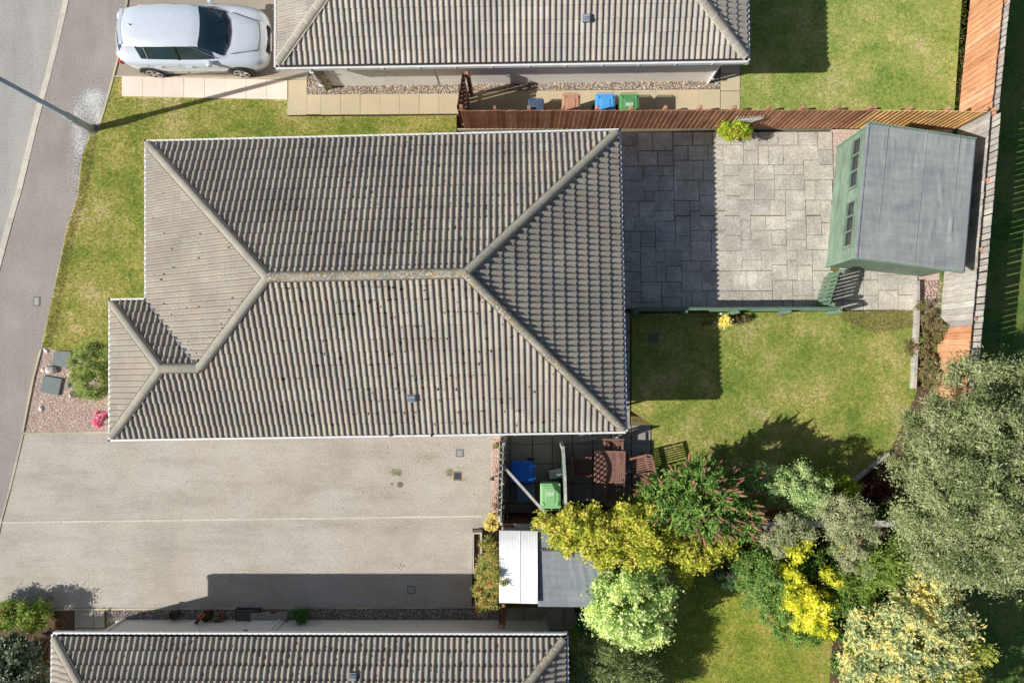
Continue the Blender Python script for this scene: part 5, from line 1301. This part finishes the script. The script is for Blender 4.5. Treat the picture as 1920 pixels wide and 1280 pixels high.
def clumps(rng, blobs, per, rc, lo=.62, up=.25):
    """clump centres scattered through the outer part of a set of ellipsoids"""
    out = []
    for (c, r) in blobs:
        n = max(3, int(per*(r[0]*r[1]+r[0]*r[2])/1.0)); d = unit(rng, n, up); k = rng.uniform(lo, 1.02, n)**.7
        p = np.array(c)+d*np.array(r)*k[:, None]; p = p[p[:, 2] > .05]
        out.append(np.concatenate([p, np.full((len(p), 1), 1.0)*rng.uniform(.45, 1.7, (len(p), 1))*rc], 1))
    return np.concatenate(out)

def leaves(name, mat, cl, n, size, parent, rng, wide=.5, mode='leaf', up=.6, ctr=None, cup=.0):
    """n leaves (one bent quad each) spread over the clumps"""
    w = cl[:, 3]**2; idx = rng.choice(len(cl), n, p=w/w.sum()); d = unit(rng, n, .35)
    rad = np.abs(rng.normal(0, .62, n))+.12
    pos = cl[idx, :3]+d*cl[idx, 3:4]*rad[:, None]
    if mode == 'radial': ax = d+rng.normal(size=(n, 3))*.25
    else: ax = rng.normal(size=(n, 3)); ax[:, 2] *= .5
    ax /= np.linalg.norm(ax, axis=1)[:, None]
    nr = d*.6+rng.normal(size=(n, 3))*.45+np.array([0, 0, up]); s = np.cross(ax, nr); s /= np.linalg.norm(s, axis=1)[:, None]+1e-9
    L = size*np.clip(rng.lognormal(-.08, .38, n), .35, 2.0)[:, None]; Wd = L*wide
    base = pos-ax*L*.5; tip = pos+ax*L*.5; nn = np.cross(s, ax)
    l = pos+s*Wd*.5+nn*L*.12; r_ = pos-s*Wd*.5+nn*L*.12
    V = np.stack([base, r_, tip, l], 1).reshape(-1, 3); V[:, 2] = np.maximum(V[:, 2], .02)
    F = np.arange(4*n).reshape(-1, 4)
    return np_mesh(name, V, F, mat, parent)

M['branch'] = rough_mat('branch_bark', A(120, 100, 82), .25, 8, 40, .3)
M['branchpale'] = rough_mat('pale_branch_bark', A(170, 150, 140), .2, 8, 40, .3)
def plant(name, label, cat, px, py, z, blobs, mat, n, size, seed, wide=.5, mode='leaf', per=30, rc=.16, lo=.62, group=None, trunk=.05, bark=None, up=.6, clup=.25, limbs=7):
    """blobs: (dx px, dy px, height m, rx, ry, rz) about the base pixel, the crowns seen at height z"""
    n = int(n*1.2); rng = np.random.default_rng(seed); c = at(px, py, z); root = empty(name, (c.x, c.y, .01), 0, label, cat, group)
    B = []
    for (dx, dy, hz, rx, ry, rz_) in blobs:
        w = at(px+dx, py+dy, hz); B.append(((w.x-c.x, w.y-c.y, hz), (rx, ry, rz_)))
    cl = clumps(rng, B, per, rc, lo, clup)
    crown = leaves('crown', mat, cl, n, size, root, rng, wide, mode, up)
    b = MB(); h0 = min(bb[0][2] for bb in B)*.5
    b.tube([(0, 0, -.05), (.02, .01, h0*.6), (.0, .02, h0)], [trunk*1.3, trunk, trunk*.9], 8); 
    for k in range(limbs):
        q = cl[rng.integers(len(cl))]; m_ = np.array([q[0]*.5+rng.normal()*.05, q[1]*.5+rng.normal()*.05, (q[2]+h0)/2])
        b.tube([(0, .02, h0*.95), tuple(m_), tuple(q[:3])], [trunk*.7, trunk*.4, trunk*.12], 5)
    b.obj('trunk', bark or M['branch'], root)
    return root, cl, rng

def P(*c, k=1.0): return [A(*x, 0.92/k) for x in c]
# large grey green willow on the right
L_ = leaf_mat('willow_leaf', P((74, 92, 50), (108, 124, 74), (146, 156, 104), (186, 190, 144), (132, 140, 96), k=1.0), .3, .45, 1.1)
plant('willow_tree', 'large silvery green willow spreading over the right edge of the gardens', 'tree', 1800, 900, 2.6,
      [(0, -10, 3.90, 1.05, 1.09, 1.10), (-60, 40, 3.40, 0.80, 0.84, 0.80), (40, -90, 3.70, 1.01, 0.92, 0.90), (80, 60, 3.70, 1.01, 1.01, 0.90), (-40, -100, 3.20, 0.76, 0.67, 0.70), (-30, 130, 3.20, 0.76, 0.76, 0.70), (60, 150, 3.30, 0.84, 0.67, 0.80), (-85, -30, 2.90, 0.59, 0.67, 0.60), (100, -170, 3.20, 0.76, 0.67, 0.70), (30, -195, 2.80, 0.76, 0.42, 0.60), (-70, 95, 2.70, 0.55, 0.50, 0.50), (100, 10, 4.20, 0.92, 0.92, 0.90), (140, -60, 3.60, 0.92, 1.09, 0.90), (10, 165, 2.70, 0.59, 0.46, 0.50)], L_, 130000, .07, 101, wide=.34, per=34, rc=.2, lo=.75, trunk=.13, clup=.4, limbs=22, bark=M['branchpale'])
# round pale green tree
L_ = leaf_mat('round_tree_leaf', P((112, 136, 72), (164, 188, 104), (200, 218, 138), (228, 234, 178), (226, 224, 120), k=1.12), .4, .4, 2.4)
plant('round_tree', 'rounded light green tree with small glossy leaves beside the felt roofed shed', 'tree', 1176, 1128, 1.9,
      [(0, 0, 2.0, .95, .92, .75), (-38, 18, 1.7, .62, .55, .5), (40, -20, 1.8, .68, .62, .55), (28, 46, 1.6, .6, .5, .5), (-10, -42, 1.8, .6, .5, .5), (-30, 46, 1.5, .45, .4, .4), (48, 30, 1.5, .5, .5, .45), (46, 70, 1.2, .28, .22, .25)], L_, 34000, .072, 102, wide=.62, per=60, rc=.14, trunk=.08)
# golden shrub mass
L_ = leaf_mat('golden_leaf', P((92, 120, 42), (148, 160, 56), (192, 194, 74), (214, 206, 104), (212, 182, 128), k=1.16), .45, .5, 3.2)
plant('golden_shrub', 'broad golden yellow shrub leaning over the lean-to roof and boundary fence', 'shrub', 1190, 1005, 1.7,
      [(-150, -15, 2.2, .55, .33, .35), (-100, -25, 2.2, .6, .45, .45), (-55, 5, 2.1, .65, .55, .5), (0, -25, 1.9, .7, .6, .6), (10, 20, 2.0, .7, .6, .55), (70, 0, 1.7, .75, .55, .55), (110, 25, 1.6, .7, .4, .5), (150, 15, 1.4, .55, .35, .45), (95, 55, 1.2, .25, .45, .35), (-60, 40, 1.9, .35, .3, .3), (-130, 12, 2.1, .3, .25, .25)], L_, 46000, .07, 103, wide=.6, per=60, rc=.13, trunk=.06)
# buddleja with brown spent flower spikes
L_ = leaf_mat('buddleja_leaf', P((72, 102, 46), (102, 134, 64), (134, 166, 84), (168, 188, 96), k=1.15), .4, .45, 2.6)
bud = [(-60, 0, 1.9, .7, .62, .6), (0, -25, 2.2, .75, .7, .6), (55, -5, 2.1, .7, .65, .6), (10, 30, 2.1, .8, .6, .6), (75, 30, 1.8, .6, .5, .5), (-85, 12, 1.6, .4, .4, .45), (85, -32, 1.7, .4, .35, .4)]
root, cl, rng = plant('buddleja_bush', 'green bush covered in rusty brown flower spikes between terrace and lawn', 'shrub', 1305, 935, 1.9, bud, L_, 30000, .11, 104, wide=.32, per=56, rc=.16, trunk=.05)
tip = cl[cl[:, 2] > 1.2]; tip = tip[rng.permutation(len(tip))[:360]]; q = MB(); ctr = tip[:, :3].mean(0)
for t in tip:
    d = Vector(t[:3]-ctr+np.array([0, 0, .7])); d.normalize(); d = (d+Vector(rng.normal(size=3)*.2)).normalized(); a = Vector(t[:3])+d*.1
    q.tube([a, a+d*.12, a+d*.3], [.024, .038, .006], 6, cap=False)
tag(q.obj('flower_spikes', rough_mat('spent_flowers', A(158, 116, 92), .2, 8, 40, .3, rnd=.2), root), kind='stuff')
# grey green and variegated shrubs along the fence
L_ = leaf_mat('euonymus_leaf', P((86, 116, 66), (132, 158, 98), (180, 198, 132), (216, 224, 170), k=1.15), .3, .5, 3)
plant('variegated_shrub', 'pale variegated shrub right of the rusty spiked bush', 'shrub', 1490, 905, 1.5,
      [(-45, -10, 1.4, .5, .45, .45), (0, 0, 1.6, .55, .5, .5), (35, 10, 1.5, .5, .5, .45), (20, 38, 1.4, .45, .4, .4), (-25, 22, 1.3, .35, .3, .35)], L_, 17000, .05, 105, wide=.5, per=60, rc=.12)
L_ = leaf_mat('greyleaf', P((100, 114, 76), (138, 148, 102), (172, 174, 132), (196, 186, 156), k=1.1), .25, .55, 3)
plant('grey_shrub', 'grey leaved shrub with bare pinkish twigs straddling the boundary fence', 'shrub', 1585, 975, 1.9,
      [(0, -15, 2.1, .62, .55, .5), (20, 25, 2.0, .55, .6, .5), (-30, -20, 2.0, .45, .4, .4), (25, 70, 1.7, .42, .45, .4), (-5, 45, 1.7, .4, .35, .35)], L_, 20000, .048, 106, wide=.4, per=60, rc=.12, bark=M['branchpale'], limbs=14)
plant('grey_shrub', 'small grey leaved shrub on the fence right of the rusty spiked bush', 'shrub', 1470, 1000, 1.9, [(0, -10, 1.9, .5, .35, .35), (-10, 15, 1.8, .4, .35, .35), (28, -5, 1.8, .35, .25, .3)], L_, 9000, .048, 107, wide=.4, per=60, rc=.11, bark=M['branchpale'])
L_ = leaf_mat('greengold', P((90, 120, 36), (130, 156, 46), (178, 190, 60), (214, 206, 84)), .4, .5, 4)
plant('green_gold_shrub', 'low yellow green shrub between the pale shrub and the slanting edging board', 'shrub', 1570, 908, .9, [(0, 0, .9, .42, .36, .35), (-25, -8, .8, .3, .25, .3), (20, 10, .8, .3, .3, .3)], L_, 6000, .05, 108, wide=.5, per=70, rc=.09)
L_ = leaf_mat('olive_leaf', P((64, 98, 40), (98, 134, 58), (134, 160, 84), (164, 174, 112), k=1.15), .3, .5, 3)
plant('olive_shrub', 'mid green clump below the golden shrub with the blue green dome beside it', 'shrub', 1425, 1080, 1.3, [(0, -10, 1.4, .5, .42, .4), (15, 25, 1.2, .45, .4, .4), (30, 70, .8, .45, .4, .35), (60, 105, .5, .5, .35, .3), (-20, 30, 1.0, .4, .4, .35), (40, 20, 1.1, .45, .5, .35), (95, 90, .5, .5, .35, .3)], L_, 26000, .055, 109, wide=.45, per=60, rc=.12)
L_ = leaf_mat('domeleaf', P((70, 100, 72), (92, 124, 92), (110, 140, 106)), .2, .6, 4)
plant('clipped_dome', 'small dense blue green dome shaded under the golden shrub', 'shrub', 1366, 1075, .4, [(0, 0, .35, .4, .36, .35)], L_, 7000, .035, 110, wide=.35, mode='radial', per=200, rc=.05, lo=.9)
L_ = leaf_mat('yellowleaf', P((84, 116, 40), (160, 172, 50), (220, 220, 64), (240, 232, 96), (250, 240, 140), k=1.15), .5, .45, 3)
plant('yellow_shrub', 'brilliant lemon yellow shrub, brightest plant in the lower gardens', 'shrub', 1505, 1110, 1.2,
      [(-15, -75, 1.4, .2, .32, .3), (-22, -35, 1.4, .28, .35, .35), (-5, 10, 1.3, .5, .45, .4), (-70, -5, .8, .4, .18, .22), (35, 25, 1.2, .4, .4, .35), (10, 50, 1.0, .45, .32, .32), (50, -25, 1.1, .2, .3, .3), (45, 72, .8, .35, .2, .25), (-15, -95, 1.3, .3, .15, .25), (80, -95, 1.3, .22, .15, .2)], L_, 17000, .075, 111, wide=.55, per=60, rc=.13)
L_ = leaf_mat('darkgreen_leaf', P((48, 80, 34), (76, 110, 46), (110, 140, 62), (144, 164, 78)), .3, .5, 3)
plant('dark_shrub', 'dark green foliage filling the gap between lemon yellow shrub and grey shrub', 'shrub', 1545, 1060, .8, [(0, 0, .8, .6, .5, .45), (-50, -25, .9, .4, .35, .4), (10, 60, .6, .4, .4, .35), (110, -60, .9, .6, .45, .4), (150, -30, .7, .5, .45, .4), (-20, 110, .5, .5, .5, .35), (60, 130, .5, .6, .5, .35), (200, -20, .6, .5, .5, .35), (90, 30, .6, .6, .5, .35), (-120, -25, .8, .45, .35, .4), (-80, -10, .8, .5, .4, .4), (-150, 0, .7, .3, .3, .35), (60, -90, .8, .5, .3, .3), (130, -100, .8, .5, .3, .3), (45, 165, .6, .5, .5, .4), (50, 215, .6, .5, .5, .4), (20, 60, .9, .5, .5, .4), (80, 90, .9, .5, .5, .4)], L_, 48000, .07, 112, per=50, rc=.14)
L_ = leaf_mat('fern_leaf', P((84, 112, 50), (118, 144, 68), (152, 174, 86), (184, 194, 100), k=1.1), .45, .5, 2.5)
plant('ferny_shrub', 'feathery bright green shrub above the cream variegated bush', 'shrub', 1650, 1060, 1.5, [(0, 0, 1.6, .6, .55, .45), (45, -20, 1.5, .5, .45, .4), (-35, 30, 1.4, .45, .4, .4), (75, 30, 1.4, .45, .45, .4)], L_, 13000, .13, 113, wide=.16, mode='radial', per=55, rc=.17)
L_ = leaf_mat('cream_leaf', P((84, 110, 76), (130, 150, 106), (184, 192, 142), (240, 226, 150), (252, 222, 112), k=1.1), .4, .45, 2.2)
plant('cream_variegated_bush', 'big bush of silvery green and cream yellow leaves in the lower right', 'shrub', 1700, 1165, 1.6,
      [(0, 0, 2.70, 0.70, 0.66, 0.60), (60, -25, 2.60, 0.57, 0.53, 0.50), (-60, 20, 2.40, 0.57, 0.53, 0.50), (-30, 60, 2.40, 0.57, 0.48, 0.50), (60, 50, 2.40, 0.57, 0.53, 0.50), (40, -75, 2.60, 0.40, 0.31, 0.40), (-85, 65, 2.00, 0.40, 0.44, 0.40), (90, 10, 2.20, 0.35, 0.53, 0.45), (0, 110, 2.20, 0.70, 0.44, 0.45), (80, 110, 2.10, 0.53, 0.44, 0.45), (-100, 110, 1.80, 0.44, 0.35, 0.40), (10, 60, 2.50, 0.53, 0.44, 0.45)], L_, 60000, .085, 114, wide=.5, per=50, rc=.15)
L_ = leaf_mat('bottom_leaf', P((110, 130, 50), (160, 170, 80), (206, 200, 100), (130, 150, 70)), .4, .5, 3)
plant('mixed_shrub', 'yellow tinged shrub at the very bottom right of the garden, extended unseen to shade lawn', 'shrub', 1740, 1275, 1.0, [(0, 0, 2.2, .75, .5, .4), (-70, 5, 1.9, .5, .4, .4), (60, 0, 2.2, .4, .5, .4), (0, 90, 2.4, .8, .7, .5), (70, 50, 2.6, .5, .6, .5), (30, 150, 2.6, .8, .8, .5), (85, -60, 2.3, .25, .5, .4)], L_, 28000, .07, 115, per=50, rc=.13)  # tall later blobs, most out of view, are added to shade the east lawn
# dark wiry shrub
L_ = leaf_mat('wiry_leaf', P((84, 100, 58), (112, 128, 76), (142, 152, 98), (170, 170, 122), k=1.1), .2, .6, 2.5)
plant('wiry_shrub', 'dark wiry olive shrub between bottom house and round tree', 'shrub', 1142, 1252, 1.1, [(0, 0, 1.5, .85, .65, .55), (-45, 10, 1.2, .6, .55, .45), (48, 5, 1.3, .6, .55, .45), (-10, -38, 1.5, .6, .35, .4), (45, -20, 1.3, .4, .35, .4), (10, 60, 1.3, .9, .6, .4)], L_, 60000, .1, 116, wide=.12, mode='radial', per=50, rc=.17)
# orange tipped conifer in the planter
L_ = leaf_mat('tips_leaf', P((84, 112, 56), (124, 142, 72), (172, 156, 88), (214, 148, 96), k=1.35), .25, .6, 5)
plant('orange_tipped_shrub', 'green shrub with orange tips spilling over the white planter and corrugated roof', 'shrub', 914, 1075, .95, [(0, -45, 1.3, .24, .3, .3), (4, 0, 1.7, .4, .42, .38), (0, 30, 1.5, .36, .38, .3), (20, -5, 1.9, .32, .42, .3), (-6, 52, 1.2, .22, .18, .2)], L_, 24000, .065, 117, wide=.2, mode='radial', per=90, rc=.09)
L_ = leaf_mat('cream_flower', P((190, 176, 96), (232, 216, 130), (246, 234, 168)), .4, .5, 6)
plant('cream_flowering_plant', 'cream yellow flowering plant at the end of the pink gravel strip', 'plant', 922, 980, .5, [(0, 0, .5, .2, .22, .2), (4, -14, .4, .15, .12, .15)], L_, 1600, .05, 118, wide=.7, per=200, rc=.06)
L_ = leaf_mat('twig_leaf', P((150, 110, 86), (176, 136, 110), (120, 100, 60)), .2, .6, 6)
plant('rusty_creeper', 'thin rusty creeper climbing the bin screen by the gravel strip', 'plant', 931, 950, .35, [(0, 0, .3, .1, .35, .2), (4, -60, .2, .06, .5, .1)], L_, 1300, .03, 119, per=200, rc=.05)
# front garden
L_ = leaf_mat('front_shrub_leaf', P((92, 112, 60), (130, 148, 82), (164, 178, 106), (194, 202, 134), (156, 132, 96), k=1.12), .35, .5, 3.5)
plant('rounded_conifer', 'rounded lime green shrub tucked against the small wing of the middle house', 'shrub', 186, 692, .7, [(0, 0, .8, .72, .7, .6), (-5, 25, .6, .5, .5, .45), (-10, -18, .7, .5, .45, .45)], L_, 34000, .055, 120, wide=.34, mode='radial', per=110, rc=.1, lo=.85)
L_ = leaf_mat('pink_flower', P((220, 70, 120), (240, 120, 160), (246, 176, 196), (110, 130, 80)), .35, .5, 8)
plant('pink_flowers', 'magenta pink flowers beside the lower corner of the front wing', 'plant', 190, 783, .3, [(0, 0, .3, .18, .24, .2)], L_, 1800, .045, 121, wide=.7, per=300, rc=.05)
# climber against the brown fence
L_ = leaf_mat('climber_leaf', P((84, 130, 30), (130, 170, 50), (176, 200, 66), (214, 206, 84), (120, 60, 40)), .45, .45, 4)
plant('yellow_green_climber', 'bushy yellow green plant against the brown fence at the top of the patio', 'shrub', 1380, 247, .6, [(0, 0, .6, .45, .25, .35), (-14, -6, .5, .3, .2, .3), (16, 0, .5, .25, .22, .3)], L_, 6500, .055, 122, wide=.55, per=110, rc=.08)
# yellow flowers by the green fence, small border plants
L_ = leaf_mat('yflower', P((210, 190, 60), (240, 224, 100), (250, 236, 150), (120, 140, 60)), .4, .5, 7)
plant('yellow_flowers', 'pale yellow flowers growing below the green picket fence', 'plant', 1360, 605, .3, [(0, 0, .3, .16, .2, .18), (-4, -10, .3, .1, .12, .1)], L_, 900, .06, 123, wide=.8, per=200, rc=.06)
L_ = leaf_mat('heather_leaf', P((110, 84, 70), (140, 112, 84), (96, 110, 60), (170, 130, 110)), .2, .6, 7)
plant('heather_clump', 'brown heathery clump right of the pale yellow flowers', 'plant', 1384, 597, .2, [(0, 0, .15, .28, .14, .14), (-60, 4, .12, .14, .16, .1)], L_, 1800, .035, 124, per=200, rc=.05)
for i_, (px, py, r_, lab) in enumerate(((1762, 613, .24, 'yellow flowers at the upper end of the side border by the grey fence'), (1745, 703, .26, 'yellow flowers lower in the side border beside the willow'), (1652, 893, .22, 'yellow flowers at the slanting edging board'))):
    plant('yellow_flowers', lab, 'plant', px, py, .3, [(0, 0, .3, r_, r_*.6, .16)], L_, 800, .06, 130+i_, wide=.8, per=200, rc=.06)
L_ = leaf_mat('border_leaf', P((70, 96, 46), (110, 120, 66), (146, 126, 90), (130, 90, 76)), .25, .6, 5)
plant('border_plants', 'straggly brown and green border plants along the whitish sleeper edging', 'plant', 1742, 660, .2, [(0, -60, .2, .2, .3, .16), (-4, -20, .2, .28, .4, .18), (-6, 30, .2, .26, .4, .18), (6, 60, .2, .2, .3, .16), (-10, -85, .25, .14, .14, .15), (-24, -8, .12, .3, .3, .1)], L_, 6000, .05, 134, per=120, rc=.1)
L_ = leaf_mat('maroon_leaf', P((60, 30, 26), (90, 44, 38), (70, 50, 34)), .2, .6, 5)
plant('maroon_shrub', 'dark maroon leaved shrub in the shaded corner bed by the rockery', 'shrub', 1650, 905, .4, [(0, 0, .4, .32, .35, .3), (-12, 22, .3, .22, .2, .2)], L_, 3500, .06, 135, per=100, rc=.09)
# bottom left
L_ = leaf_mat('hedge_leaf', P((70, 104, 34), (104, 142, 48), (142, 172, 66), (176, 180, 90), (160, 120, 90)), .35, .5, 4)
plant('bright_green_hedge', 'bright green clipped shrub at the lower left beside the driveway', 'shrub', 40, 1150, 1.2, [(0, 0, .55, .75, .4, .36), (-50, 5, .55, .6, .4, .36), (30, 5, .5, .38, .4, .3)], L_, 17000, .055, 140, per=70, rc=.12, lo=.8)
L_ = leaf_mat('laurel_leaf', P((44, 64, 40), (72, 92, 60), (112, 126, 96), (156, 166, 140), (130, 100, 76)), .2, .35, 2.5)
plant('glossy_tree', 'dark glossy leaved tree in the bottom left corner', 'tree', 32, 1228, 1.7, [(-20, 14, 1.05, .85, .7, .45), (-40, 40, 1.0, .7, .7, .45), (15, 45, 1.0, .55, .5, .4), (0, 0, .85, .6, .45, .4), (-20, 90, 1.0, 1.0, .7, .45)], L_, 26000, .085, 141, wide=.5, per=50, rc=.15)
L_ = leaf_mat('lowplants', P((80, 104, 40), (120, 140, 56), (150, 90, 60), (110, 50, 40)), .3, .5, 5)
plant('low_red_green_plants', 'low red and green plants at the left end of the bottom house', 'plant', 78, 1262, .3, [(0, -30, .3, .28, .3, .22), (-5, 10, .3, .4, .3, .25), (8, 30, .2, .2, .3, .2)], L_, 3500, .06, 142, per=100, rc=.1)
L_ = leaf_mat('potfern', P((40, 84, 40), (70, 120, 56), (96, 140, 70)), .35, .5, 6)
plant('potted_fern', 'bushy green fern growing out of the pot by the shaded wall', 'plant', 562, 1154, .38, [(0, 0, .36, .2, .17, .16)], L_, 1600, .09, 143, wide=.2, mode='radial', per=200, rc=.08)
L_ = leaf_mat('succulent', P((110, 116, 88), (140, 140, 110), (120, 96, 70)), .1, .6, 8)
plant('succulent_plant', 'grey green succulents filling the clay pot beside the black pot', 'plant', 409, 1156, .22, [(0, 0, .2, .13, .12, .06)], L_, 500, .04, 144, wide=.6, per=400, rc=.04)
L_ = leaf_mat('weed_leaf', P((120, 140, 50), (150, 160, 70)), .3, .6, 8)
plant('weed_tuft', 'small weed with pale flowers at the top of the thin gravel strip', 'plant', 929, 838, .08, [(0, 0, .06, .07, .1, .05)], L_, 250, .035, 145, per=400, rc=.04)
